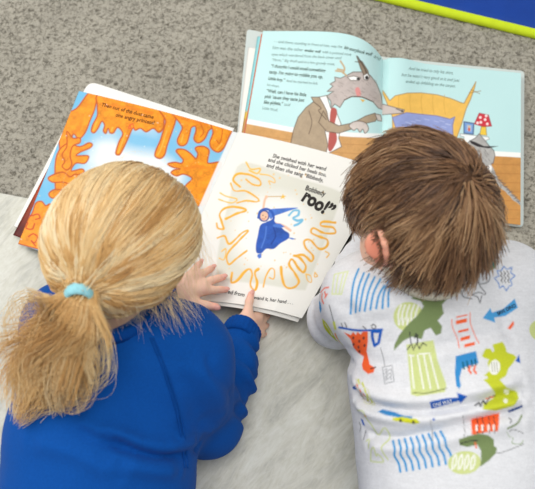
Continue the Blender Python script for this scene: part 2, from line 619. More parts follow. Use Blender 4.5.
def grid_faces(n, m, flip=False):
    i, j = np.meshgrid(np.arange(n - 1), np.arange(m - 1), indexing='ij')
    k = (i * m + j).ravel()
    f = np.stack([k, k + 1, k + m + 1, k + m], 1)
    return f[:, ::-1] if flip else f


def rim_ids(n, m):
    r = [i * m for i in range(n)] + [(n - 1) * m + j for j in range(1, m)] + [i * m + m - 1 for i in range(n - 2, -1, -1)] + [j for j in range(m - 2, 0, -1)]
    return np.array(r)


def page_obj(sheet, parent, paint, n=300, base=(244, 243, 238), name='page', thick=.0006, label=None):
    """A printed leaf with its artwork as colours on a dense sheet, closed underneath."""
    u, v = sheet.grid(n, n)
    p = sheet.W(u, v)
    art = Art(proj(p), base)
    paint(art)
    r = rim_ids(n, n)
    low = p[r] - np.array([0, 0, thick])
    F = grid_faces(n, n, True)
    k = len(r); q = len(p) + np.arange(k)
    side = np.stack([r, np.roll(r, -1), np.roll(q, -1), q], 1)
    # coarse underside
    u2, v2 = sheet.grid(12, 12); lo2 = sheet.W(u2, v2) - np.array([0, 0, thick])
    F2 = grid_faces(12, 12) + len(p) + k
    V = np.concatenate([p, low, lo2]); C = np.concatenate([art.c, np.tile(np.array(lin(*base)), (k + len(lo2), 1))])
    if sheet.W(np.array([.5]), np.array([.5])) is None: return
    o = mesh_obj(name, V, np.concatenate([F, side, F2]), PRINT, parent, cols=C)
    if label: o['label'] = label
    return o


def slab(sheet, parent, name, mat, top, bottom, u0=0., u1=1., v0=0., v1=1., n=20, label=None):
    """Block under a page: top offset below the sheet; bottom: function(p, u, v) -> z."""
    u, v = sheet.grid(n, n, u0, u1, v0, v1)
    p = sheet.W(u, v); p[:, 2] -= top
    lo = p.copy(); lo[:, 2] = np.minimum(bottom(p, u, v), p[:, 2] - .0004)
    r = rim_ids(n, n); N = len(p)
    F = np.concatenate([grid_faces(n, n, True), grid_faces(n, n) + N, np.stack([r, r + N, np.roll(r, -1) + N, np.roll(r, -1)], 1)[:, ::-1]])
    o = mesh_obj(name, np.concatenate([p, lo]), F, mat, parent, smooth=False)
    if label: o['label'] = label
    return o


def board(poly, z0, z1, parent, name, mat, label=None):
    poly = np.asarray(poly); n = len(poly)
    lo = poly.copy(); lo[:, 2] = z0
    hi = poly.copy(); hi[:, 2] = z1
    f = [tuple(range(n))[::-1], tuple(range(n, 2 * n))] + [(i, (i + 1) % n, n + (i + 1) % n, n + i) for i in range(n)]
    o = mesh_obj(name, np.concatenate([lo, hi]), f, mat, parent, smooth=False)
    if label: o['label'] = label
    return o


def rounded(cs, r, idx):
    """Round the corners listed in idx of polygon cs (world points) by radius r."""
    out = []
    cs = [np.asarray(c, float) for c in cs]
    for i, c in enumerate(cs):
        if i not in idx: out.append(c); continue
        a, b = nrm(cs[i - 1] - c), nrm(cs[(i + 1) % len(cs)] - c)
        for t in np.linspace(0, 1, 7):
            out.append((1 - t) ** 2 * (c + a * r) + 2 * t * (1 - t) * c + t * t * (c + b * r))
    return np.array(out)


ORG, ORG_D, ORG_L = (242, 148, 28), (190, 84, 14), (250, 176, 60)


# ------------------------------------------------------------------ the near-left book: dripping orange art and a small figure in blue
def paint_drips(A):
    q = A.q
    t = np.clip((vnoise(q, .035, 4) * .6 + vnoise(q, .09, 6) * .4), 0, 1)
    d = np.linalg.norm((q - np.array([150, 165])) / np.array([70, 45]), axis=1)
    w = np.clip(d - .55 + (t - .5) * 1.0, 0, 1)[:, None]
    A.c = np.array(lin(234, 239, 239)) * (1 - w) + np.array(lin(112, 186, 222)) * w
    A.crop(70, 80, 3.147)
    K = dict(curve=True, outline=ORG_D, ow=1.4, mottle=.34)
    A.crop(0, 0, 1)
    for poly in ([(84, 88), (100, 96), (94, 130), (74, 160), (60, 170), (70, 130)], [(160, 104), (236, 126), (224, 160), (200, 176), (160, 150)], [(120, 128), (170, 138), (166, 152), (128, 148)], [(60, 140), (84, 150), (70, 190), (40, 210)], [(190, 170), (220, 170), (204, 205), (186, 200)]):
        A.fill(poly, (116, 188, 226), curve=True, soft=7, alpha=.9)
    A.crop(70, 80, 3.147)
    A.fill([(60, 40), (84, 46), (78, 90), (62, 130), (48, 165), (28, 185), (12, 170), (0, 190), (-30, 230), (-30, 120), (20, 90)], ORG, **K)
    A.fill([(92, 46), (200, 70), (300, 95), (296, 125), (294, 150), (280, 165), (262, 152), (240, 163), (222, 152), (206, 158), (197, 152), (180, 190), (160, 230), (150, 236), (144, 228), (154, 195), (166, 170), (158, 154), (148, 150), (137, 166), (126, 166), (120, 152), (113, 168), (105, 160), (109, 142), (100, 130), (88, 152), (76, 166), (67, 160), (72, 140), (86, 112), (86, 80)], ORG, **K)
    A.fill([(280, 88), (330, 98), (332, 128), (322, 160), (306, 205), (298, 235), (284, 247), (268, 240), (270, 222), (284, 190), (296, 150), (300, 125)], ORG, **K)
    A.fill([(326, 98), (450, 135), (436, 160), (424, 185), (404, 198), (390, 186), (396, 160), (394, 146), (382, 150), (376, 172), (368, 198), (355, 207), (342, 203), (338, 188), (348, 165), (352, 145)], ORG, **K)
    A.fill([(446, 132), (508, 152), (500, 180), (484, 214), (466, 227), (446, 216), (440, 196), (450, 165)], ORG, **K)
    A.stroke([(480, 150), (478, 175), (470, 200), (462, 190)], .9, ORG_D)
    A.stroke([(400, 125), (412, 140), (420, 165), (410, 180)], .8, ORG_D)
    A.fill([(308, 264), (330, 259), (350, 262), (356, 252), (345, 238), (334, 224), (342, 217), (362, 220), (380, 232), (396, 247), (402, 232), (394, 216), (404, 209), (424, 210), (438, 222), (434, 246), (436, 262), (472, 258), (474, 272), (456, 300), (440, 345), (430, 390), (340, 400), (345, 360), (366, 330), (384, 310), (358, 296), (335, 302), (318, 292), (330, 282), (346, 280), (322, 274)], ORG, **K)
    A.fill([(-10, 200), (30, 210), (58, 198), (70, 203), (62, 214), (34, 226), (20, 238), (54, 238), (58, 246), (46, 262), (18, 262), (4, 286), (36, 280), (44, 290), (22, 304), (16, 330), (0, 380), (-40, 380), (-45, 250)], ORG, **K)
    A.stroke([(188, 140), (192, 152), (184, 150), (196, 138), (202, 152)], 1.0, (225, 80, 40))
    # lower left of the spread
    A.crop(10, 130, 3.757)
    A.fill([(214, 6), (236, 30), (262, 30), (262, 48), (236, 60), (226, 95), (232, 130), (214, 150), (196, 136), (206, 118), (196, 92), (214, 60)], ORG, **K)
    A.fill([(145, 178), (196, 158), (226, 176), (246, 166), (280, 186), (240, 205), (200, 196), (160, 196)], ORG, **K)
    A.fill([(146, 240), (166, 224), (200, 226), (250, 230), (250, 262), (200, 250), (160, 256)], ORG, **K)
    A.fill([(96, 276), (118, 268), (134, 284), (150, 278), (164, 290), (190, 282), (240, 300), (330, 320), (330, 480), (20, 424), (36, 398), (62, 344), (84, 310)], ORG, **K)
    for s in ([(46, 352), (66, 348), (60, 368), (84, 372), (92, 352)], [(70, 400), (88, 390), (104, 404), (92, 424), (80, 416), (96, 436)], [(56, 318), (80, 322), (104, 316), (112, 330), (96, 336)]):
        A.stroke(s, 1.3, (196, 60, 24))
    # wet shine and deeper pools on the drips
    A.crop(70, 80, 3.147)
    for p in ([(276, 236), (288, 212), (304, 160)], [(152, 228), (164, 196), (174, 168)], [(350, 196), (356, 172)], [(462, 218), (478, 200)], [(74, 158), (84, 132)], [(130, 160), (134, 150)]):
        A.stroke(p, 1.3, (252, 190, 76), alpha=.75)
    for p in ([(110, 78), (180, 86), (260, 104)], [(360, 280), (400, 272), (440, 280)], [(330, 112), (380, 128), (430, 142)], [(40, 110), (30, 150), (10, 165)], [(20, 216), (40, 220)]):
        A.stroke(p, 3.2, (228, 118, 20), alpha=.45)
    # spine side
    A.crop(150, 90, 4.89)
    A.fill([(20, 470), (90, 440), (150, 470), (190, 520), (120, 640), (-120, 640), (-60, 520)], ORG, **K)
    A.crop(0, 0, 1)
    for i in range(170):
        p = rng.uniform([20, 85], [235, 290])
        A.ell(p, (.5, .5), (255, 214, 130) if i % 3 else (250, 250, 240), alpha=.55)
    A.fill([(246, 128), (233, 130), (161, 292), (174, 298)], (240, 240, 236), alpha=.9)


def paint_fig(A):
    A.crop(0, 0, 1)
    A.fill([(242, 163), (290, 176), (336, 190), (340, 200), (324, 244), (308, 284), (300, 290), (262, 284), (224, 280), (216, 274), (220, 240), (230, 196)], (219, 218, 205), curve=True, soft=1.2)
    q = A.q; d = np.linalg.norm((q - np.array([274, 234])) / np.array([50, 46]), axis=1)
    m = d < 1.05
    A.c[m] += (np.array(lin(240, 239, 234)) - A.c[m]) * np.clip((1.05 - d[m]) * 2.4, 0, 1)[:, None]
    A.crop(200, 150, 3.257)
    Y, Y2 = (242, 186, 66), (246, 204, 104)
    S = [([(150, 40), (165, 62), (195, 60), (186, 76), (160, 66)], Y2, 1.5), ([(195, 78), (222, 82), (240, 92), (243, 106), (224, 100), (228, 112)], Y2, 1.2),
         ([(130, 120), (108, 98), (122, 78), (158, 80), (192, 96), (196, 114), (172, 112), (150, 96)], Y, 1.9), ([(100, 108), (112, 132), (150, 134), (188, 158), (184, 168), (150, 165), (120, 172)], Y, 1.6),
         ([(66, 140), (84, 150), (120, 160), (100, 172), (60, 160)], Y2, 1.2),
         ([(54, 238), (58, 254), (76, 256), (70, 232), (64, 208), (84, 188), (124, 186), (150, 196), (118, 208), (84, 224)], Y, 2.1),
         ([(56, 286), (80, 280), (96, 306), (136, 270), (156, 264), (124, 298), (88, 340), (94, 372), (120, 352), (152, 328)], Y, 1.8),
         ([(70, 330), (84, 322), (78, 356), (62, 352)], Y2, 1.1),
         ([(104, 400), (102, 430), (122, 424), (146, 396), (162, 388), (170, 406), (164, 438), (178, 456), (186, 432), (178, 400), (190, 388)], Y, 2.3),
         ([(206, 446), (214, 412), (230, 386), (242, 392), (240, 418), (226, 416)], Y, 1.2),
         ([(264, 380), (268, 420), (280, 446), (304, 448), (322, 428), (306, 398), (290, 372), (300, 356), (320, 384), (336, 398), (344, 378), (326, 352), (306, 344)], Y, 2.4),
         ([(306, 344), (336, 342), (362, 362), (368, 344), (344, 318), (340, 296), (360, 294), (388, 322), (412, 314), (414, 292), (382, 280), (362, 268), (370, 254), (404, 270), (440, 270), (432, 252), (394, 246), (400, 234), (440, 236)], Y, 2.2),
         ([(345, 404), (350, 424), (362, 430), (360, 410), (345, 404)], Y2, 1.2), ([(374, 398), (372, 412), (382, 410), (374, 398)], Y2, 1.2), ([(408, 330), (420, 338), (412, 350)], Y2, 1.1)]
    for pts, c, w in S:
        A.stroke(pts, w, c, wvar=.45)
        A.stroke([(x + 1.2, y + 1.4) for x, y in pts], w * .30, (222, 140, 34), alpha=.7)
    for i in range(70):
        p = rng.uniform([90, 60], [420, 400])
        A.ell(p, (rng.uniform(1, 3.2),) * 2, (242, 190, 80), alpha=.7)
    # small flying figure in blue robe and pointed hat
    sk, b1, b2, lb = (236, 190, 160), (40, 86, 176), (74, 120, 206), (120, 190, 222)
    A.stroke([(216, 152), (270, 151)], .7, (196, 150, 60))
    A.fill([(270, 143), (273, 149), (280, 150), (274, 154), (276, 160), (270, 156), (264, 159), (266, 152)], (240, 190, 60))
    A.stroke([(206, 196), (208, 178), (212, 160), (218, 152)], 2.2, sk)
    A.fill([(188, 340), (200, 336), (200, 350), (192, 354), (186, 346)], b2)
    A.fill([(282, 284), (300, 286), (312, 290), (300, 292)], b2)
    A.fill([(196, 246), (214, 236), (236, 238), (262, 250), (276, 262), (290, 272), (288, 288), (262, 304), (240, 322), (216, 322), (200, 336), (184, 334), (182, 310), (188, 280)], b1, curve=True, mottle=.25)
    A.stroke([(216, 250), (212, 284), (200, 318)], 1.4, b2); A.stroke([(240, 254), (246, 280), (232, 306)], 1.2, (24, 60, 140))
    A.stroke([(244, 240), (264, 244), (280, 252), (294, 262)], 2.6, sk)
    A.fill([(232, 236), (262, 240), (276, 250), (262, 254), (240, 250)], b2)
    A.ell((208, 214), (19, 20), (38, 70, 150)); A.ell((209, 215), (13, 15), sk)
    A.fill([(224, 196), (262, 190), (318, 188), (290, 198), (262, 208), (240, 216), (230, 226)], b2, curve=True, mottle=.2)
    A.stroke([(190, 220), (196, 200), (216, 192), (234, 202), (240, 222), (232, 234)], 2.4, b1)
    A.ell((205, 213), (1.6, 1.6), (60, 40, 40)); A.ell((214, 218), (1.6, 1.6), (60, 40, 40)); A.stroke([(203, 223), (207, 225), (211, 224)], .5, (190, 90, 80))
    A.fill([(214, 234), (240, 226), (248, 240), (226, 248)], b1)
    A.stroke([(290, 212), (306, 197), (322, 198), (320, 212), (304, 222), (318, 230), (334, 228), (322, 240), (308, 246)], 2.2, lb, wvar=.3)
    A.crop(0, 0, 1)


def book_one():
    r = empty('picture_book', tuple(np.array([*P(205, 200, .006)[:2], .006])))
    tag(r, 'open picture book with orange dripping art left and small blue-robed figure right, girl holding it', 'book')
    zs = .028
    TL, ST, SB, BL = P(79, 91, .017), P(238, 132, zs), P(167, 293, zs), P(18, 244, .016)
    TR, BR = P(387, 171, .052), P(302, 317, .046)
    left = Sheet([TL, ST, SB, BL], lambda u, v: .004 * np.sin(np.pi * u) - .003 * u ** 8)
    right = Sheet([ST, TR, BR, SB], lambda u, v: .009 * np.sin(np.pi * np.clip(u, 0, 1)) ** .8 - .006 * np.clip(u - .8, 0, 1) * 5 * v - .011 * v ** 3 * np.exp(-((u - .25) / .22) ** 2))
    white = mat_plain('cover_board_white', lin(238, 237, 232), .5, .3)
    dark = mat_plain('cover_board_dark', lin(26, 27, 32), .5, .3)
    board(rounded([P(89, 81, .009), P(234, 128.4, .009), P(164, 292, .009), P(14, 226, .009)], .018, (0,)), .0058, .0092, r, 'cover', white, 'white inside of the hard cover, left half')
    rs = Sheet([right.c[0], P(392, 171, .051), P(301.5, 311, .046), right.c[3]], right.bump)
    taper = lambda p, u, v: p[:, 2] - (.004 + .008 * np.clip(u * 1.6, 0, 1))
    slab(right, r, 'page_block', PAPER, .0008, taper, .01, .985, .004, .965, label='stacked leaves of the right half')
    slab(rs, r, 'cover', dark, .0125, lambda p, u, v: p[:, 2] - .0022, .03, 1.0, .0, .97, label='dark hard cover under the right half')
    slab(left, r, 'page_block', PAPER, .0008, lambda p, u, v: p[:, 2] * 0 + .0092, .012, 1, .004, .992, label='stacked leaves of the left half')
    # one leaf of the left half lies fanned out beyond the others

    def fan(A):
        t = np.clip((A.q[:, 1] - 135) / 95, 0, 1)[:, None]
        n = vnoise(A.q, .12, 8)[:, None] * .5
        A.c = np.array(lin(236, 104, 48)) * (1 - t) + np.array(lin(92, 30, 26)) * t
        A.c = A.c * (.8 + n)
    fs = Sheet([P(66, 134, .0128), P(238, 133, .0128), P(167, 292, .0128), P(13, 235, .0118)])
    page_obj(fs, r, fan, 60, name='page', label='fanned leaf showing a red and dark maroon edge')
    pl = page_obj(left, r, paint_drips, label='left page of orange drips on blue')
    pr = page_obj(right, r, paint_fig, base=(236, 234, 227), label='right page with small flying figure and golden swirls')
    # loose leaf corner showing under the right page
    us = Sheet([right.c[0], P(386, 173, .050), P(298, 320.5, .043), P(166, 296, zs - .0012)], lambda u, v: right.bump(u, v) - .0012)
    page_obj(us, r, lambda A: None, 24, name='page', label='white leaf peeping out below the right page')
    letter([('Then out of the dust came', (101, 106.2), (153, 119), 1.1, .012, .15), ('one angry princess!', (115.3, 116.6), (153.6, 124.8), 1.1, .012, .15)], left, INK_B, pl)
    letter([('She swished with her wand', (272.3, 157.3), (325.4, 170.8), 1.1, .012, .15), ('and she clicked her heels too,', (267.8, 161.2), (325.9, 176.9), 1.1, .012, .15),
                    ('and then she sang “Bibbedy,', (266.2, 166.8), (322.9, 182.3), 1.1, .012, .15), ('Bobbedy', (305, 190), (324.6, 196.5), 1.25, .02, .1),
                    ('roo!”', (301, 200), (329.5, 217.5), 1.25, .045, .05), ('appeared from', (213.3, 290.7), (244, 296.8), 1.1, .012, .15), ('wand it, her hand . . .', (253.5, 299), (292.8, 304.4), 1.1, .012, .15)], right, INK, pr)
    return right


# ------------------------------------------------------------------ the far-right book: pale blue pages with a wolf and a bed
def wood(A, poly, col=(210, 160, 100)):
    A.fill(poly, col, mottle=.12)


def paint_wolf(A):
    A.crop(0, 0, 1)
    TE = (198, 233, 232)
    A.c = np.tile(np.array(lin(*TE)), (len(A.q), 1)) * (1 + .05 * (vnoise(A.q, .03, 2) - .5))[:, None]
    wood(A, [(225, 120), (248, 122), (290, 130), (352, 136), (392, 138), (392, 230), (215, 200)])
    for i in range(7):
        A.stroke([(232, 130 + i * 9), (300, 141 + i * 9), (385, 146 + i * 9)], .5, (182, 124, 74), alpha=.6)
    A.fill([(225, 116), (248, 119), (290, 127), (352, 132.5), (392, 134), (392, 138.5), (352, 137), (290, 132), (248, 124), (225, 121)], (246, 246, 242))
    A.crop(250, 25, 3.493)
    LN, BR, GR = (96, 78, 62), (176, 156, 130), (196, 184, 178)
    K = dict(outline=LN, ow=.7, mottle=.12)
    A.fill([(240, 252), (268, 246), (282, 290), (300, 300), (318, 345), (310, 395), (320, 425), (262, 455), (250, 400)], (246, 244, 240), **K)
    A.fill([(282, 296), (300, 292), (304, 310), (296, 350), (304, 400), (284, 440), (272, 430), (276, 380)], (184, 92, 84), curve=True)
    A.fill([(242, 252), (214, 252), (222, 268), (196, 288), (168, 322), (152, 366), (140, 424), (200, 446), (262, 462), (272, 420), (262, 372), (276, 340), (268, 300), (256, 276)], BR, **K)
    A.fill([(256, 300), (276, 336), (310, 352), (360, 342), (404, 318), (436, 308), (446, 322), (438, 336), (402, 344), (360, 362), (310, 378), (268, 372), (240, 340)], BR, **K)
    A.stroke([(222, 268), (248, 290), (240, 300), (266, 330)], .8, LN)
    A.stroke([(206, 300), (216, 340), (206, 380)], .6, LN)
    A.fill([(346, 352), (362, 338), (386, 336), (406, 344), (414, 364), (402, 378), (394, 364), (384, 374), (374, 362), (362, 368)], (214, 202, 194), curve=True, **K)
    A.fill([(436, 310), (456, 314), (462, 336), (446, 334)], (214, 202, 194), **K)
    # shaggy grey animal head, long muzzle to the right
    A.fill([(268, 248), (292, 232), (270, 232), (290, 214), (280, 206), (298, 196), (296, 182), (316, 186), (334, 178), (360, 164), (392, 164), (420, 176), (442, 204), (458, 244), (466, 296), (448, 290), (430, 268), (392, 252), (356, 250), (330, 262), (314, 288), (296, 276), (284, 290), (282, 266)], GR, **K)
    for s in ([(316, 126), (330, 150), (326, 168)], [(300, 160), (322, 164), (336, 176)], [(306, 154), (326, 158)]):
        A.stroke(s, 1.6, (196, 164, 120))
    A.fill([(372, 108), (380, 122), (392, 128), (412, 160), (416, 178), (398, 176), (386, 150)], (150, 132, 112), **K)
    A.stroke([(368, 128), (384, 130)], .8, LN); A.stroke([(376, 110), (400, 150), (408, 172)], 1.0, (70, 56, 46))
    A.fill([(340, 182), (362, 178), (386, 184), (380, 194), (352, 194)], (250, 250, 246), **K); A.ell((378, 188), (6, 5), (40, 34, 32))
    A.fill([(396, 176), (410, 168), (418, 180), (410, 194), (398, 190)], (250, 250, 246), **K); A.ell((408, 184), (6, 7), (40, 34, 32))
    A.fill([(368, 222), (380, 218), (388, 242), (376, 250), (370, 238)], (226, 150, 146), curve=True)
    A.fill([(384, 258), (402, 262), (394, 270)], (228, 180, 70))
    A.stroke([(330, 262), (356, 250), (392, 252), (430, 268)], .8, LN)
    for i in range(26):
        x, y = rng.uniform(290, 440), rng.uniform(190, 260)
        A.stroke([(x, y), (x + 8, y + 5)], .45, (150, 136, 130), alpha=.7)
    A.crop(0, 0, 1)


def paint_bed(A):
    A.crop(0, 0, 1)
    A.c = np.tile(np.array(lin(192, 228, 227)), (len(A.q), 1)) * (1 + .05 * (vnoise(A.q, .03, 5) - .5))[:, None]
    wood(A, [(375, 150), (440, 152), (493, 155), (525, 158), (525, 232), (375, 225)], (198, 142, 76))
    for i in range(8):
        A.stroke([(380, 160 + i * 9), (450, 163 + i * 9), (522, 165 + i * 9)], .6, (170, 106, 52), alpha=.6)
    A.fill([(375, 146), (440, 148), (493, 151), (525, 153), (525, 157.5), (493, 156), (440, 152), (375, 150)], (246, 246, 240))
    A.crop(380, 60, 3.69)
    YE, LN = (236, 188, 92), (150, 112, 50)
    K = dict(outline=LN, ow=.6)
    A.fill([(2, 104), (16, 120), (36, 150), (56, 132), (100, 122), (150, 121), (210, 128), (262, 142), (296, 156), (310, 160), (330, 122), (354, 80), (350, 100), (334, 146), (318, 180), (300, 240), (284, 285), (262, 330), (40, 330), (46, 270), (46, 210), (26, 160)], YE, mottle=.06, **K)
    for x in (70, 112, 154, 196, 238):
        A.stroke([(x, 128), (x - 2, 160), (x + 3, 200)], .5, (206, 156, 66), alpha=.7)
    A.fill([(46, 212), (62, 206), (98, 194), (150, 200), (210, 206), (258, 218), (276, 210), (268, 240), (270, 300), (200, 330), (60, 330), (58, 250)], (146, 158, 208), mottle=.08, outline=(100, 108, 160), ow=.6)
    for i in range(14):
        p = rng.uniform([70, 215], [255, 290]); A.stroke([p, p + np.array([16, 4])], .5, (190, 200, 232), curve=False, alpha=.8)
    A.fill([(-8, 158), (30, 168), (66, 178), (90, 184), (86, 196), (62, 198), (30, 200), (-8, 204)], (200, 188, 182), outline=(96, 84, 78), ow=.7)
    A.stroke([(60, 180), (80, 188)], .8, (60, 52, 48)); A.ell((82, 189), (4, 4), (50, 44, 42))
    A.stroke([(336, 110), (368, 124)], .5, LN); A.stroke([(330, 122), (372, 114)], .5, LN)
    # bedside table, picture frame and lamp
    A.fill([(296, 272), (400, 284), (404, 292), (392, 296), (386, 350), (306, 340), (310, 284), (296, 280)], (240, 244, 242), outline=(150, 150, 146), ow=.6)
    A.fill([(310, 228), (346, 234), (344, 274), (310, 270)], (118, 158, 212), outline=(70, 90, 130), ow=1.1)
    A.fill([(320, 238), (338, 241), (337, 264), (320, 262)], (170, 186, 214)); A.ell((329, 256), (4.5, 7), (214, 96, 60)); A.ell((329, 246), (3.5, 3.5), (240, 190, 110))
    A.fill([(376, 236), (390, 240), (394, 278), (368, 276)], (238, 200, 70), outline=LN, ow=.5)
    A.fill([(366, 196), (400, 203), (412, 244), (380, 246), (348, 236)], (206, 52, 66), outline=(150, 40, 50), ow=.6)
    for p in ((370, 212), (388, 220), (372, 230), (396, 236), (392, 206), (360, 232)):
        A.ell(p, (5, 5), (246, 222, 220))
    # small grey animal under the lamp with a long tail
    A.fill([(300, 322), (318, 312), (330, 300), (352, 288), (366, 272), (376, 284), (390, 300), (404, 318), (420, 334), (424, 352), (418, 380), (380, 400), (300, 380)], (176, 174, 170), mottle=.15, outline=(96, 92, 90), ow=.7)
    A.fill([(330, 296), (350, 302), (384, 318), (436, 318), (400, 326), (360, 320), (336, 308)], (46, 42, 44))
    for i in range(30):
        p = rng.uniform([320, 318], [412, 372]); A.stroke([p, p + np.array([5, 7])], .4, (120, 116, 114), curve=False)
    A.crop(440, 80, 3.26)
    A.stroke([(160, 270), (172, 300), (190, 335), (214, 358), (240, 384), (262, 402)], 3.4, (176, 174, 170), wvar=.4)
    for i in range(26):
        t = i / 25; x, y = 172 + 88 * t, 300 + 100 * t
        A.stroke([(x - 5, y + rng.uniform(-5, 5)), (x + 6, y + rng.uniform(-4, 8))], .5, (96, 92, 90), curve=False)
    A.stroke([(162, 285), (158, 310), (170, 335)], 4.5, (240, 238, 234))
    A.crop(0, 0, 1)


def book_two():
    r = empty('picture_book', tuple(np.array([*P(380, 120, .006)[:2], .006])))
    tag(r, 'open picture book with pale blue pages showing a grey wolf and a yellow bed', 'book')
    b = lambda u, v: .076 * u * (1 - np.clip(u, 0, 1) ** 5) * (1 - .9 * np.clip(v, 0, 1))
    ST, SB = P(383, 60, .014), P(381, 207, .014)
    left = Sheet([P(263, 31, .0145), ST, SB, P(237, 178, .0145)], b)
    right = Sheet([ST, P(521, 73, .018), P(520.5, 225, .018), SB], lambda u, v: .010 * np.exp(-((u - .12) / .13) ** 2) * (1 - .3 * v) * np.clip(u / .04, 0, 1))
    cov = mat_plain('cover_board_pale', lin(205, 214, 210), .5, .3)
    board(rounded([P(247, 30, .006), P(385, 58, .006), P(524, 72, .006), P(523, 228, .006), P(383, 209, .006), P(233, 179, .006)], .008, (0, 2, 3, 5)), .0058, .0085, r, 'cover', cov)
    slab(right, r, 'page_block', PAPER, .0008, lambda p, u, v: p[:, 2] * 0 + .0085, .0, .992, .004, .994, label='stacked leaves of the right half')
    slab(left, r, 'page_block', PAPER, .0008, lambda p, u, v: p[:, 2] * 0 + .0085, .05, 1., .004, .994, n=30, label='stacked leaves of the left half')
    for px, bx, c, z, dz, lab in (((248, 47), (232, 178), (240, 238, 230), .0098, .125, 'white leaf fanned out furthest'), ((257.5, 36), (234, 178), (150, 216, 220), .0118, .05, 'turquoise leaf under the top page'), ((261.3, 33.2), (235.7, 178), (240, 140, 112), .0134, .016, 'coral coloured leaf edge under the top page')):
        def pt(A, c=c):
            A.c[:] = np.array(lin(*c))
            if c[0] == 150:
                A.fill([(244, 112), (262, 112), (262, 210), (226, 210)], (232, 196, 84))
                A.fill([(244, 118), (262, 120), (262, 210), (226, 210)], (206, 152, 98))
        o = page_obj(Sheet([P(*px, z), ST - np.array([0, 0, .002]), SB - np.array([0, 0, .002]), P(*bx, z)], lambda u, v, k=dz: np.minimum(.97 * b(np.clip(u - k, 0, 1), v), b(u, v) - .001) - .0015 * u), r, pt, 60, name='page', label=lab, base=c, thick=.0003)
    pl = page_obj(left, r, paint_wolf, 320, base=(198, 233, 232), label='left page of a grey wolf in a brown jacket')
    pr = page_obj(right, r, paint_bed, 320, base=(192, 228, 227), label='right page of a yellow bed and red lamp')
    G = [('- - and there, standing in front of him, was the', (274, 42.6), (342, 48.2), 1.1, .0, .2), ('and', (373.2, 57.2), (379, 60.5), 1.1, 0, .2), ('him was the other', (272.5, 49), (303, 51.4), 1.1, 0, .2), ('with a pointed nose', (322, 53), (351, 55.8), 1.1, 0, .2),
         ('eyes which wandered from the back cover until', (271.5, 55.5), (341, 59.4), 1.1, 0, .2), ('“Mmm,” Big Wolf said in a low growly voice,', (271.5, 61), (334.7, 65.4), 1.1, 0, .2), ('And he started to lick', (286, 82), (317.5, 84.8), 1.1, 0, .2),
         ('his chops.', (267, 85.9), (279.2, 87.4), 1.1, 0, .2), ('said', (284, 105.6), (289.7, 106.4), 1.1, 0, .2), ('Little Wolf.', (262.2, 109), (277.4, 111.6), 1.1, 0, .2)]
    B = [('big storybook wolf', (344, 48.8), (371.5, 56), 1.3, .02, .2), ('smaller wolf', (304.5, 51.5), (320.5, 53), 1.2, .02, .2), ('“I thought I could smell something', (270.7, 67.4), (325.3, 72.2), 1.2, .018, .2), ('tasty. I’m going to gobble you up,', (268.8, 73.4), (322.6, 78.4), 1.2, .018, .2),
         ('Little boy.”', (268.2, 79.8), (284.5, 81.6), 1.2, .018, .2), ('“Well, can I have his little', (266.2, 92.3), (306.1, 96.4), 1.2, .018, .2), ('pick ’cause they taste just', (264.7, 97.8), (304, 101.8), 1.2, .018, .2), ('like piglets,”', (263.7, 103.6), (282.5, 105.4), 1.2, .018, .2)]
    letter(G, left, INK_G, pl)
    letter(B, left, INK_D, pl, 'bold lettering')
    letter([('And he tried to tidy his shirt,', (408.2, 69.8), (453, 74.6), 1.15, .006, .2), ('but he wasn’t very good at it and just', (401.4, 76), (459, 82), 1.15, .006, .2), ('ended up dribbling on the carpet.', (405.5, 82.7), (455.3, 87.5), 1.15, .006, .2)], right, INK_G, pr)


BOOK1_RIGHT = book_one()
book_two()
# ================================================================== PEOPLE
def skin_mat(name, col):
    m = mat_vcol(name, .5, .35, bump=.15, bscale=600, bdist=.0004, sss=.12)
    return m


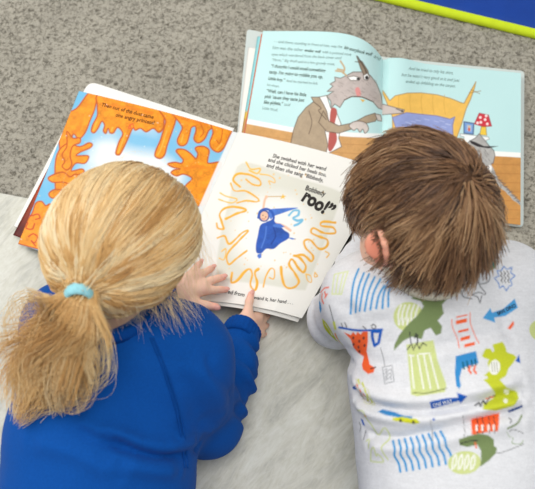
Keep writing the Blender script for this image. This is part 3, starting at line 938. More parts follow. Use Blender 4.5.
def hand_prims(wrist, fdir, pnorm, side, curl, spread=.16, size=1.0, thumb=None, fing=None):
    """Palm, four fingers and thumb. fdir: wrist->knuckles, pnorm: out of the back of the hand, side: +1 when the thumb is
    towards cross(fdir, pnorm). curl: bend per joint (radians). fing: optional list of four curl values."""
    f = nrm(fdir); n = nrm(pnorm - np.dot(pnorm, f) * f); s = np.cross(f, n) * side     # s: towards the thumb
    z = size
    out, tips = [], []
    k1 = wrist + f * .044 * z
    out.append(('cap', wrist + s * .008 * z, k1 + s * .014 * z, .0105 * z, .0100 * z, .012))
    out.append(('cap', wrist - s * .006 * z, k1 - s * .013 * z, .0105 * z, .0092 * z, .012))
    L = [.033, .037, .034, .027]; R = [.0064, .0067, .0063, .0056]
    offs = [.0175, .0060, -.0058, -.0165]
    for i in range(4):
        c = (fing[i] if fing else curl)
        b = k1 + s * offs[i] * z - f * (.002 + .002 * abs(i - 1)) * z
        a = (1.2 - i) * spread * .8
        d0 = nrm(f * math.cos(a) + s * math.sin(a))
        p = b - d0 * .006 * z; ang = c * .5; r = R[i] * z
        segs = [L[i] * .50 * z + .006 * z, L[i] * .32 * z, L[i] * .25 * z]
        for j in range(3):
            d = d0 * math.cos(ang) - n * math.sin(ang)
            q = p + d * segs[j]
            out.append(('cap', p, q, r, r * .92, .003 if j else .005))
            p, r = q, r * .92
            ang += c
        tips.append((p, d, np.cross(d, np.cross(n, d)) * 0 + (n * math.cos(ang - c) + d0 * math.sin(ang - c)), r))
    td = nrm(thumb) if thumb is not None else nrm(f * .65 + s * .75 - n * .15)
    p0 = wrist + s * .012 * z + f * .008 * z
    p1 = p0 + nrm(s * .8 + f * .6 - n * .1) * .020 * z
    p2 = p1 + td * .019 * z; p3 = p2 + nrm(td + f * .15) * .014 * z
    out += [('cap', p0, p1, .0098 * z, .0082 * z, .008), ('cap', p1, p2, .0078 * z, .0070 * z, .004), ('cap', p2, p3, .0070 * z, .0060 * z, .003)]
    tips.append((p3, nrm(p3 - p2), nrm(n * .6 + s * .6), .0060 * z))
    return out, tips


def head_axes(F, U):
    F = nrm(F); U = nrm(U - np.dot(U, F) * F); R = np.cross(F, U)
    return np.array([R, F, U])


def head_prims(C, A, ears=(1, -1)):
    """Skull, face and ears as implicit pieces. A rows: right, face, up."""
    R, F, U = A
    at = lambda r, f, u: C + R * r + F * f + U * u
    pr = [('ell', at(0, -.006, .012), A, (.068, .079, .073), .02), ('ell', at(0, .030, -.035), A, (.056, .054, .060), .03),
          ('ell', at(0, .052, -.072), A, (.024, .022, .018), .02), ('ell', at(.032, .052, -.042), A, (.024, .022, .024), .02), ('ell', at(-.032, .052, -.042), A, (.024, .022, .024), .02),
          ('cap', at(0, .078, -.012), at(0, .091, -.034), .006, .0085, .012), ('ell', at(0, .076, .012), A, (.046, .012, .012), .02)]
    for s in ears:
        e0 = at(.0655 * s, -.004, -.016)
        o = nrm(R * s * .75 - F * .65); u = U; b = -F * .9 + R * s * .2
        E = lambda x, y: e0 + b * x + u * y + o * (.006 + .010 * max(0, x / .02))
        ring = [E(-.004, -.014), E(.003, -.020), E(.010, -.014), E(.016, -.002), E(.019, .010), E(.015, .021), E(.006, .026), E(-.004, .021), E(-.006, .012)]
        for p, q in zip(ring[:-1], ring[1:]):
            pr.append(('cap', p, q, .0042, .0042, .003))
        pr.append(('ell', E(.006, .004), np.array([nrm(b), nrm(np.cross(o, b)), o]), (.013, .020, .0045), .005))
        pr.append(('ell', E(.002, -.016), np.array([nrm(b), nrm(np.cross(o, b)), o]), (.007, .008, .005), .004))
    return pr


def limbs(chain, k=.02):
    return [('cap', np.asarray(a, float), np.asarray(b, float), ra, rb, k) for (a, ra), (b, rb) in zip(chain[:-1], chain[1:])]


def body_mesh(name, prims, vox, base, mat, loc, tint=None):
    v, f = sdf_mesh(prims, vox); v = relax(v, f, 2)
    c = np.tile(np.array(lin(*base)), (len(v), 1)) * (.96 + .08 * vnoise(v, 60, 3))[:, None]
    if tint is not None:
        for p, r, col, a in tint:
            w = np.clip(1.3 - np.linalg.norm(v - p, axis=1) / r, 0, 1)[:, None] * a
            c = c * (1 - w) + np.array(lin(*col)) * w
    return mesh_obj(name, v, f, mat, loc=loc, cols=c)


def face_parts(C, A, parent, iris, skin=(238, 192, 166)):
    R, F, U = A
    at = lambda r, f, u: C + R * r + F * f + U * u
    wm = EYE_W; im = mat_plain('iris', lin(*iris), .2, .5); lm = LIP
    for s in (1, -1):
        v, f = ellipsoid(at(.027 * s, .067, -.010), A, (.0115, .0115, .0105)); e = mesh_obj('eye', v, f, wm, parent)
        v, f = ellipsoid(at(.027 * s, .0768, -.0145), A, (.0055, .0028, .0055)); mesh_obj('iris', v, f, im, e)
        v, f = ellipsoid(at(.027 * s, .0668, -.0052), A, (.0128, .0126, .0098)); mesh_obj('eyelid', v, f, SKIN, e, cols=np.tile(np.array(lin(*skin)), (len(v), 1)))
        v, f = tube([at(.013 * s, .083, .006), at(.027 * s, .083, .010), at(.040 * s, .074, .006)], .0022, 6); mesh_obj('eyebrow', v, f, im, parent)
    v, f = ellipsoid(at(0, .078, -.056), A, (.017, .0055, .0055)); mesh_obj('lips', v, f, lm, parent)


def nails(tips, parent, r=.8):
    for p, d, n, rad in tips:
        n = nrm(n - np.dot(n, d) * d)
        A = np.array([np.cross(d, n), d, n])
        v, f = ellipsoid(p + n * rad * .72 + d * rad * .25, A, (rad * .72, rad * .95, rad * .32), 12, 8)
        mesh_obj('fingernail', v, f, NAIL, parent)


def cloth(prims, vox, k_relax=3):
    v, f = sdf_mesh(prims, vox); v = relax(v, f, k_relax)
    return v, f


def fold(v, f, bvh, lines, by_px=True):
    """Raise or sink folds: lines of (points, width, height)."""
    n = vnormals(v, f); d = np.zeros(len(v))
    for pts, w, h in lines:
        q = []
        for p in pts:
            if len(p) == 2:
                r = hit(bvh, *p)
                if r is not None: q.append(r[0])
            else: q.append(np.asarray(p, float))
        if len(q) < 2: continue
        q = catmull(q, 5)
        x = seg_dist(v, q) / w
        # taper towards the ends
        s = np.minimum(np.linalg.norm(v - q[0], axis=1), np.linalg.norm(v - q[-1], axis=1)) / (w * 2.2)
        d += 1.5 * h * np.exp(-x * x) * np.clip(.25 + s, 0, 1)
    return v + n * d[:, None], d


def accordion(v, f, a, b, rad, n_fold, amp, skew=0.8, seed=0, t0=0., t1=1.):
    """Pushed-up sleeve: irregular rings of cloth round the axis a->b."""
    a, b = np.asarray(a, float), np.asarray(b, float); ba = b - a
    t = ((v - a) @ ba) / (ba @ ba); r = v - a - np.clip(t, 0, 1)[:, None] * ba
    dist = np.linalg.norm(r, axis=1)
    e1 = nrm(np.cross(ba, (0, 0, 1))); e2 = np.cross(nrm(ba), e1)
    an = np.arctan2(r @ e2, r @ e1)
    ph = 2 * math.pi * n_fold * (t + .05 * np.sin(an * 1 + seed) * skew + .035 * np.sin(2 * an + 2 * seed))
    w = np.clip((t - t0) * 8, 0, 1) * np.clip((t1 - t) * 8, 0, 1) * np.clip((rad * 1.7 - dist) / (rad * .4), 0, 1)
    d = amp * w * (np.sin(ph) * .7 + .45 * np.sin(1.7 * ph + 1.3 + seed) * np.cos(an))
    n = vnormals(v, f)
    return v + n * d[:, None]


# ---------------------------------------------------------------- hair
def tubes(paths, rad, cols, sides=3):
    """paths (N,T,3), rad (N,T), cols (N,T,3) -> one welded-per-strand mesh arrays."""
    N, T, _ = paths.shape
    t = np.gradient(paths, axis=1); t /= np.linalg.norm(t, axis=2, keepdims=True) + 1e-12
    ref = np.array([.31, .17, .94])
    a = np.cross(t, ref); a /= np.linalg.norm(a, axis=2, keepdims=True) + 1e-9
    b = np.cross(t, a)
    rings = []
    for s in range(sides):
        q = 2 * math.pi * s / sides
        rings.append(paths + rad[..., None] * (math.cos(q) * a + math.sin(q) * b))
    V = np.stack(rings, 2).reshape(-1, 3)
    C = np.repeat(cols[:, :, None, :], sides, 2).reshape(-1, 3)
    i = np.arange(N)[:, None, None] * T * sides; j = np.arange(T - 1)[None, :, None] * sides; s = np.arange(sides)[None, None, :]
    s2 = (s + 1) % sides
    F = np.stack([i + j + s, i + j + s2, i + j + sides + s2, i + j + sides + s], -1).reshape(-1, 4)
    return V, F, C


def resample(paths, T):
    """paths (N,K,3) -> smooth (N,T,3) by Catmull-Rom along the second axis."""
    K = paths.shape[1]
    p = np.concatenate([2 * paths[:, :1] - paths[:, 1:2], paths, 2 * paths[:, -1:] - paths[:, -2:-1]], 1)
    x = np.linspace(0, K - 1 - 1e-6, T); i = np.floor(x).astype(int); t = (x - i)[None, :, None]
    a, b, c, d = p[:, i], p[:, i + 1], p[:, i + 2], p[:, i + 3]
    return .5 * (2 * b + (c - a) * t + (2 * a - 5 * b + 4 * c - d) * t ** 2 + (3 * b - a - 3 * c + d) * t ** 3)


def hair_mat(name, rough=.42, spec=.5):
    m = mat_vcol(name, rough, spec)
    b = m.node_tree.nodes['Principled BSDF']
    b.inputs['Sheen Weight'].default_value = .06
    return m


def mixcol(cs, t):
    """Blend a list of colours by t (n,) 0..1."""
    cs = np.array([lin(*c) for c in cs]); x = np.clip(t, 0, 1) * (len(cs) - 1)
    i = np.minimum(x.astype(int), len(cs) - 2); f = (x - i)[:, None]
    return cs[i] * (1 - f) + cs[i + 1] * f


EYE_W = mat_plain('eye_white', lin(240, 238, 234), .2, .5)
LIP = mat_plain('lip', lin(205, 120, 112), .4, .4)
NAIL = mat_plain('nail', lin(232, 170, 156), .3, .5)
SKIN = skin_mat('skin_fair', (0, 0, 0))
BLUE = mat_vcol('blue_sweatshirt_cloth', .9, .12, bump=.35, bscale=900, bdist=.0006, sheen=.03, mix=.07, mscale=420)
RIB = mat_plain('blue_ribbing', lin(8, 70, 148), .9, .12, noise=.1, nscale=300, bump=.4, bscale=900)
DENIM = mat_plain('navy_trousers', lin(22, 40, 84), .9, .1, noise=.15, nscale=300, bump=.4, bscale=900)
SOCK = mat_plain('sock_white', lin(225, 225, 222), .9, .1, bump=.4, bscale=700)
TIE = mat_plain('hair_tie_elastic', lin(150, 210, 220), .8, .15, noise=.08, nscale=400, bump=.6, bscale=900)


# ---------------------------------------------------------------- the girl
def girl():
    loc = np.array([-.2, .1, 0.0])
    C = P(122, 238, .305)
    A = head_axes(np.array([.50, .42, -.76]), np.array([.50, .47, .70]))
    R, F, U = A
    neck = np.array([-.196, .312, .222])
    shR, shL = np.array([-.108, .283, .178]), np.array([-.256, .312, .178])
    elR, elL = np.array([-.082, .218, .038]), np.array([-.268, .378, .042])
    wrR = P(242, 331, .050); wrL = P(173, 293, .064)
    dR = nrm(P(252, 306, .034) - wrR); 
    # right hand: thumb on top of the page, fingers under it
    hR, tR = hand_prims(wrR, nrm(P(272, 320, .008) - wrR), nrm(np.array([.42, -.42, .70])), -1, .20, size=.86, thumb=nrm(P(247, 293, .060) - P(243, 318, .052)))
    hL, tL = hand_prims(wrL, nrm(P(210, 276, .054) - wrL), nrm(np.array([.10, .12, 1])), 1, .12, spread=.34, size=1.0, thumb=nrm(P(214, 314, .048) - P(186, 308, .050)))
    body = head_prims(C, A) + limbs([(C - U * .05 - F * .015, .042), (neck, .037), (neck + np.array([-.0, -.05, -.04]), .045)], .025)
    body += limbs([(np.array([-.192, .27, .16]), .07), (np.array([-.205, .16, .125]), .066), (np.array([-.21, .05, .09]), .066), (np.array([-.21, -.05, .085]), .07)], .04)
    body += limbs([(shR - np.array([.03, 0, .01]), .035), (shR, .036), (elR, .026), (wrR, .0185), (wrR + nrm(P(250, 308, .034) - wrR) * .012, .0145)], .012)
    body += limbs([(shL + np.array([.03, 0, -.01]), .035), (shL, .036), (elL, .026), (wrL, .0185), (wrL + nrm(P(214, 279, .034) - wrL) * .012, .0145)], .012)
    for s in (-1, 1):
        hp = np.array([-.21 + .05 * s, -.07, .075])
        body += limbs([(hp, .06), (hp + np.array([.02 * s, -.20, -.030]), .042), (hp + np.array([.02 * s, -.38, -.038]), .026), (hp + np.array([.02 * s, -.405, -.052]), .020), (hp + np.array([.03 * s, -.48, -.056]), .015)], .02)
    tint = [(t[0], .012, (236, 150, 134), .5) for t in tR + tL]
    g = body_mesh('person', body + hR + hL, .0026, (240, 196, 172), SKIN, loc, tint)
    tag(g, 'person with blond ponytail in royal blue sweatshirt lying propped over the orange book', 'person')
    face_parts(C, A, g, (80, 110, 140)); nails(tR + tL, g)

    # sweatshirt
    o = np.array
    pr = limbs([(o([-.222, .280, .158]), .075), (o([-.236, .18, .140]), .081), (o([-.250, .06, .105]), .084), (o([-.250, -.03, .095]), .086)], .05)
    pr += limbs([(o([-.160, .270, .155]), .078), (o([-.180, .17, .135]), .080), (o([-.184, .06, .105]), .084), (o([-.172, -.03, .095]), .086)], .05)
    pr += limbs([(neck + o([-.02, -.012, -.022]), .056), (neck + o([.01, -.04, -.04]), .07)], .04)
    cufR = wrR - nrm(P(252, 308, .034) - wrR) * .006
    cufL = wrL - nrm(P(214, 279, .034) - wrL) * .020
    pr += limbs([(shR + o([-.04, .0, -.005]), .062), (shR + o([0, -.008, .0]), .060), (elR + o([.004, .0, .010]), .042)], .035)
    pr += limbs([(elR + o([.004, .0, .010]), .041), (elR * .45 + cufR * .55 + o([.004, 0, .004]), .036), (cufR, .0275)], .02)
    pr += limbs([(shL + o([.04, .0, -.005]), .058), (shL, .051), (elL + o([0, 0, .006]), .042)], .035)
    pr += limbs([(elL + o([0, 0, .006]), .041), (elL * .5 + cufL * .5 + o([0, -.006, .014]), .030), (cufL, .025)], .02)
    v, f = cloth(pr, .0034)
    b0 = bvh_of(v, f)
    v = accordion(v, f, elR, cufR, .05, 4.2, .0042, seed=.6, t0=.02, t1=1.02)
    v = accordion(v, f, shR, elR, .07, 2.3, .0018, seed=2.1, t0=.25, t1=.98)
    v, d = fold(v, f, b0, [
        ([(108, 438), (140, 452), (172, 456), (200, 447)], .0055, -.0085), ([(112, 432), (142, 444), (174, 447), (196, 440)], .009, .005), ([(120, 462), (150, 470), (178, 472)], .010, .006),
        ([(70, 420), (100, 432), (130, 440)], .010, .004), ([(74, 428), (104, 442), (130, 450)], .006, -.004),
        ([(30, 440), (80, 455), (120, 480)], .012, .004), ([(170, 372), (190, 392), (200, 420)], .012, -.003), ([(196, 362), (216, 390), (222, 420)], .012, .004),
        ([(210, 350), (214, 372), (232, 396)], .007, -.003), ([(150, 345), (170, 352), (196, 352)], .010, -.003), ([(124, 360), (128, 390), (140, 425)], .012, -.002), ([(95, 372), (90, 400), (100, 425)], .012, .0025),
        ([(172, 440), (190, 430), (212, 430)], .007, .004)])
    n = vnormals(v, f)
    v = v + n * ((.0060 * (vnoise(v, 15, 2) - .5) + .0016 * (vnoise(v, 45, 5) - .5)))[:, None]
    col = np.tile(np.array(lin(9, 77, 158)), (len(v), 1))
    sw = mesh_obj('sweatshirt', v, f, BLUE, g, cols=col)
    b1 = bvh_of(v, f)
    # raglan seam, stitched double line
    for off in (0, 3.2):
        pts = [hit(b1, x + off, y) for x, y in ((150, 338), (156, 352), (164, 372), (171, 394), (177, 416), (181, 436), (183, 452), (184, 468))]
        pts = catmull([p[0] + p[1] * .0010 for p in pts if p is not None], 5)
        a, q = tube(pts, .0011, 6); mesh_obj('seam', a, q, RIB, sw)
    # ribbed neck band
    ax = nrm(C - U * .05 - neck); e1 = nrm(np.cross(ax, R)); e2 = np.cross(ax, e1)
    ang = np.linspace(0, 2 * math.pi, 121)
    vs, fs = [], []
    for i, t in enumerate(ang[:-1]):
        rr = .056 + .0006 * (i % 2)
        for dz, dr in ((-.010, .004), (-.004, .0065), (.004, .0065), (.008, .003), (.004, -.002), (-.008, -.002)):
            vs.append(neck + ax * (dz + .008) + (e1 * math.cos(t) + e2 * math.sin(t)) * (rr + dr))
    for i in range(120):
        for j in range(6):
            fs.append((i * 6 + j, i * 6 + (j + 1) % 6, ((i + 1) % 120) * 6 + (j + 1) % 6, ((i + 1) % 120) * 6 + j))
    mesh_obj('neck_band', vs, fs, RIB, sw)
    for c0, dd, r0 in ((cufR, nrm(P(252, 308, .034) - wrR), .026), (cufL, nrm(P(214, 279, .034) - wrL), .025)):
        e1 = nrm(np.cross(dd, (0, 0, 1))); e2 = np.cross(dd, e1); vs, fs = [], []
        prof = ((-.016, .000), (-.010, .0022), (.0, .0022), (.008, .0012), (.011, -.002), (.006, -.006), (-.012, -.006))
        for i in range(96):
            t = 2 * math.pi * i / 96
            for dz, dr in prof:
                vs.append(c0 + dd * (dz + .004) + (e1 * math.cos(t) + e2 * math.sin(t)) * (r0 + dr + (.0007 if i % 4 < 2 else 0) + .0012 * math.sin(3 * t + 40 * dz)))
        m = len(prof)
        for i in range(96):
            for j in range(m):
                fs.append((i * m + j, i * m + (j + 1) % m, ((i + 1) % 96) * m + (j + 1) % m, ((i + 1) % 96) * m + j))
        mesh_obj('cuff', vs, fs, RIB, sw)
    # trousers and socks, beyond the lower edge of the photograph
    tp = limbs([(o([-.245, -.03, .088]), .080), (o([-.255, -.09, .080]), .076)], .04) + limbs([(o([-.175, -.03, .088]), .080), (o([-.165, -.09, .080]), .076)], .04)
    sp = []
    for s in (-1, 1):
        hp = o([-.21 + .05 * s, -.07, .078])
        tp += limbs([(hp, .070), (hp + o([.02 * s, -.20, -.026]), .051), (hp + o([.02 * s, -.375, -.038]), .037)], .03)
        sp = limbs([(hp + o([.02 * s, -.36, -.040]), .030), (hp + o([.02 * s, -.405, -.052]), .024), (hp + o([.03 * s, -.485, -.058]), .019)], .02)
        v, f = cloth(sp, .005); mesh_obj('sock', v, f, SOCK, g)
    v, f = cloth(tp, .006); mesh_obj('trousers', v, f, DENIM, g)

    # ---------------- hair: everything sweeps back to the tie
    HR = np.array([.0815, .0930, .0925]); HC = C + A.T @ np.array([.006, -.004, .002])
    def on(n, k=1.0): return HC + (n * HR * k) @ A

    def cast(x, y, k=1.0):
        d = A @ ray(x, y) / (HR * k); oo = A @ (CAM - HC) / (HR * k)
        a_, b_, c_ = d @ d, 2 * d @ oo, oo @ oo - 1
        t = (-b_ - math.sqrt(max(b_ * b_ - 4 * a_ * c_, 0))) / (2 * a_)
        return nrm(oo + t * d)
    tn = cast(84, 287)
    tie = on(tn, 1.10)
    NS = 8600
    pts = rng.normal(size=(NS * 4, 3)); pts /= np.linalg.norm(pts, axis=1, keepdims=True)
    r_, f_, u_ = pts.T
    ok = ~((f_ > .30) & (u_ < .50)) & ~((f_ > .12) & (u_ < -.35)) & ~(u_ < -.86)
    pts = pts[ok][:NS]; NS = len(pts)
    ng = 420
    gi = rng.integers(0, NS, ng); gd = pts[gi]
    near = np.argmax(pts @ gd.T, 1)
    K = 12
    tt = np.linspace(0, 1, K)
    # clump waviness
    gw = rng.normal(size=(ng, 4)); gl = rng.uniform(0, 1, ng)
    om = np.arccos(np.clip(pts @ tn, -.999, .999))
    paths = np.zeros((NS, K, 3))
    side = np.cross(pts, tn); side /= np.linalg.norm(side, axis=1, keepdims=True) + 1e-6
    for k, t in enumerate(tt):
        n = (np.sin((1 - t) * om)[:, None] * pts + np.sin(t * om)[:, None] * tn) / np.sin(om)[:, None]
        amp = np.sin(math.pi * t) * .05
        n = n + side * ((gw[near, 0] * .8 + gw[near, 1] * .7 * math.sin(5 * t) + rng.normal(size=NS) * .10) * amp)[:, None]
        n /= np.linalg.norm(n, axis=1, keepdims=True)
        lift = 1.0 + .045 * math.sin(math.pi * min(t * 1.1, 1)) * (gl[near] * 1.3 - .15) + .012 * rng.uniform(size=NS) - .02 * (1 - t) ** 4 + .03 * t ** 6
        paths[:, k] = HC + (n * HR * lift[:, None]) @ A
    jit = rng.normal(size=(NS, 3)) * .0048
    paths[:, -1] = tie + jit
    paths[:, -2] = paths[:, -2] * .75 + (tie + jit * 1.4) * .25
    pal = [(190, 138, 74), (216, 168, 102), (236, 196, 132), (246, 216, 162), (252, 234, 194)]
    tc = np.clip(.55 + .23 * gw[near, 2] + .055 * rng.normal(size=NS), 0, 1)
    base = mixcol(pal, tc)
    T = 20
    pp = resample(paths, T)
    # flyaway wisps at the outline
    wob = rng.normal(size=(NS, 1, 3)) * .0007
    pp = pp + wob * np.sin(np.linspace(0, 9, T))[None, :, None]
    rad = np.full((NS, T), .00055) * rng.uniform(.7, 1.25, (NS, 1))
    cols = np.repeat(base[:, None], T, 1)
    allV = [tubes(pp, rad, cols)]
    # loose wisps: hang off the right side and nape
    W = 240
    st = []
    for i in range(W):
        m = i % 4 if i % 3 else (1, 3, 0)[(i // 3) % 3]
        if m == 2 and i % 5: m = 1
        if m == 0:
            x, y = rng.uniform(180, 204), rng.uniform(215, 265); e = (x + rng.uniform(-4, 16), y + rng.uniform(35, 62)); dz = -.10
        elif m == 1:
            x, y = rng.uniform(150, 195), rng.uniform(285, 318); e = (x + rng.uniform(-4, 18), y + rng.uniform(8, 26)); dz = -.07
        elif m == 2:
            an = rng.uniform(-2.9, .5); x, y = 124 + 74 * math.cos(an), 243 + 80 * math.sin(an); e = (124 + 88 * math.cos(an + .35), 243 + 92 * math.sin(an + .35)); dz = -.02
        else:
            x, y = rng.uniform(90, 150), rng.uniform(295, 318); e = (x + rng.uniform(-10, 20), y + rng.uniform(8, 26)); dz = -.03
        a = on(cast(x, y), 1.0)
        z1 = max(a[2] + dz * rng.uniform(.5, 1.1), .06)
        hb = hit(b1, *e)
        if hb is not None: z1 = max(z1, hb[0][2] + .004)
        b = P(*e, z1)
        mid = (a + b) / 2 + rng.normal(size=3) * .003 + o([0, 0, .010])
        st.append([a, a * .6 + mid * .4 + o([0, 0, .004]), mid, mid * .45 + b * .55 + rng.normal(size=3) * .0018 + o([0, 0, .003]), b])
    st = resample(np.array(st), 14)
    cw = mixcol(pal, rng.uniform(.65, 1, W))
    allV.append(tubes(st, np.full((W, 14), .00021) * np.linspace(1, .35, 14), np.repeat(cw[:, None], 14, 1)))
    # scalp under the strands
    sv, sf = [], []
    nu, nv = 48, 28
    vg, fg = ellipsoid(HC, A, HR * .955, nu, nv)
    loc_ = ((vg - HC) @ A.T) / HR
    bad = ((loc_[:, 1] > .30) & (loc_[:, 2] < .46)) | ((loc_[:, 1] > .12) & (loc_[:, 2] < -.37)) | (loc_[:, 2] < -.86)
    fq = np.array(fg); fq = fq[~bad[fq].any(1)]
    cap_c = np.tile(np.array(lin(206, 158, 98)), (len(vg), 1))
    allV.append((vg, fq, cap_c))
    HM = hair_mat('blond_hair')

    def join(parts):
        V, Fc, Cc, n0 = [], [], [], 0
        for a, b, c in parts:
            V.append(a); Fc.append(np.asarray(b) + n0); Cc.append(c); n0 += len(a)
        return np.concatenate(V), np.concatenate(Fc), np.concatenate(Cc)
    V, Fc, Cc = join(allV)
    hair = mesh_obj('hair', V, Fc, HM, g, cols=Cc)

    # ---------------- ponytail
    NP = 4200; ngp = 70; K = 20
    cen_px = [(84, 289), (78, 303), (74, 320), (67, 340), (58, 358), (47, 376), (36, 394), (24, 411), (13, 428)]
    wid = [.006, .012, .022, .031, .037, .038, .032, .022, .012]
    cen = []
    for i, (x, y) in enumerate(cen_px):
        h = hit(b1, x, y)
        zz = (h[0][2] if h is not None else .16) + .020
        z0 = [tie[2], tie[2] + .004, tie[2] - .006][i] if i < 3 else None
        zz = z0 if z0 is not None else max(zz, (tie[2] - .012 - .028 * (i - 2)) if i < 6 else zz)
        cen.append(P(x, y, zz))
    cen = np.array(cen)
    gx = rng.normal(size=(ngp, 2)) * .55; gph = rng.uniform(0, 6.28, (ngp, 2)); gl = rng.beta(2.0, 1.5, ngp) * .60 + .38; gcol = rng.normal(size=ngp); gfr = rng.uniform(0, 1, ngp)
    near = rng.integers(0, ngp, NP)
    tan = np.gradient(cen, axis=0); tan /= np.linalg.norm(tan, axis=1, keepdims=True)
    sx = np.cross(tan, (0, 0, 1.)); sx /= np.linalg.norm(sx, axis=1, keepdims=True); sz = np.cross(sx, tan)
    paths = np.zeros((NP, K, 3)); own = rng.normal(size=(NP, 2)); stray = (np.arange(NP) < 30) * 1.0
    ln = np.clip(gl[near] * (1 + .30 * gx[near, 0]) * rng.uniform(.78, 1.05, NP), .2, 2); ln = np.where(ln > .80, rng.uniform(.60, .99, NP) - .10 * np.abs(gx[near, 0]), ln)
    for k in range(K):
        x = np.clip(ln * k * 8 / (K - 1), 0, 7.999); i = x.astype(int); fr = (x - i)[:, None]
        c = cen[i] * (1 - fr) + cen[i + 1] * fr
        S = sx[i] * (1 - fr) + sx[i + 1] * fr; Z = sz[i] * (1 - fr) + sz[i + 1] * fr
        w = (np.array(wid)[i] * (1 - fr[:, 0]) + np.array(wid)[i + 1] * fr[:, 0])
        t = k / (K - 1)
        ox = gx[near, 0] + own[:, 0] * (.34 - .16 * t) * (1 + 1.3 * stray * t) + stray * .6 * t * np.sin(own[:, 1] * 3 + 9 * t) + .50 * t * np.sin(gph[near, 0] + (5 + 5 * gfr[near]) * t)
        oz = gx[near, 1] * .55 + own[:, 1] * .2 + .55 * t * np.sin(gph[near, 1] + (5 + 5 * gfr[near]) * t)
        paths[:, k] = c + S * (ox * w)[:, None] + Z * (oz * w * .62)[:, None]
    # strands lie on the cloth, not in it
    fl = paths.reshape(-1, 3)
    for q in range(len(fl)):
        lo_, no_, _, _ = b1.find_nearest(Vector(fl[q]))
        lo_ = np.array(lo_); no_ = np.array(no_)
        hgt = (fl[q] - lo_) @ no_
        if hgt < .003:
            fl[q] = lo_ + no_ * (.003 + .007 * ((q * 7919 // K) % 97) / 97)
    paths = fl.reshape(NP, K, 3)
    pp = resample(paths, 30)
    base = mixcol(pal, np.clip(.57 + .20 * gcol[near] + .07 * rng.normal(size=NP), 0, 1))
    cols = base[:, None] * np.linspace(1.0, .97, 30)[None, :, None]
    rad = np.full((NP, 30), .00042) * np.linspace(1, .55, 30) * rng.uniform(.7, 1.2, (NP, 1))
    V, Fc, Cc = tubes(pp, rad, np.broadcast_to(cols, (NP, 30, 3)))
    mesh_obj('ponytail', V, Fc, HM, hair, cols=Cc)
    # elastic tie
    ax = nrm(cen[1] - tie); e1 = nrm(np.cross(ax, (0, 0, 1))); e2 = np.cross(ax, e1)
    vs, fs = [], []
    nu, nv = 40, 12
    for i in range(nu):
        t = 2 * math.pi * i / nu
        for j in range(nv):
            q = 2 * math.pi * j / nv
            rr = .0118 + .0040 * math.cos(q) + .0004 * math.sin(12 * t + q)
            vs.append(tie + ax * (.004 + .0075 * math.sin(q)) + (e1 * math.cos(t) + e2 * math.sin(t)) * rr)
    for i in range(nu):
        for j in range(nv):
            fs.append((i * nv + j, i * nv + (j + 1) % nv, ((i + 1) % nu) * nv + (j + 1) % nv, ((i + 1) % nu) * nv + j))
    t = mesh_obj('hair_tie', vs, fs, TIE, hair); t['label'] = 'pale blue elastic hair tie'


girl()
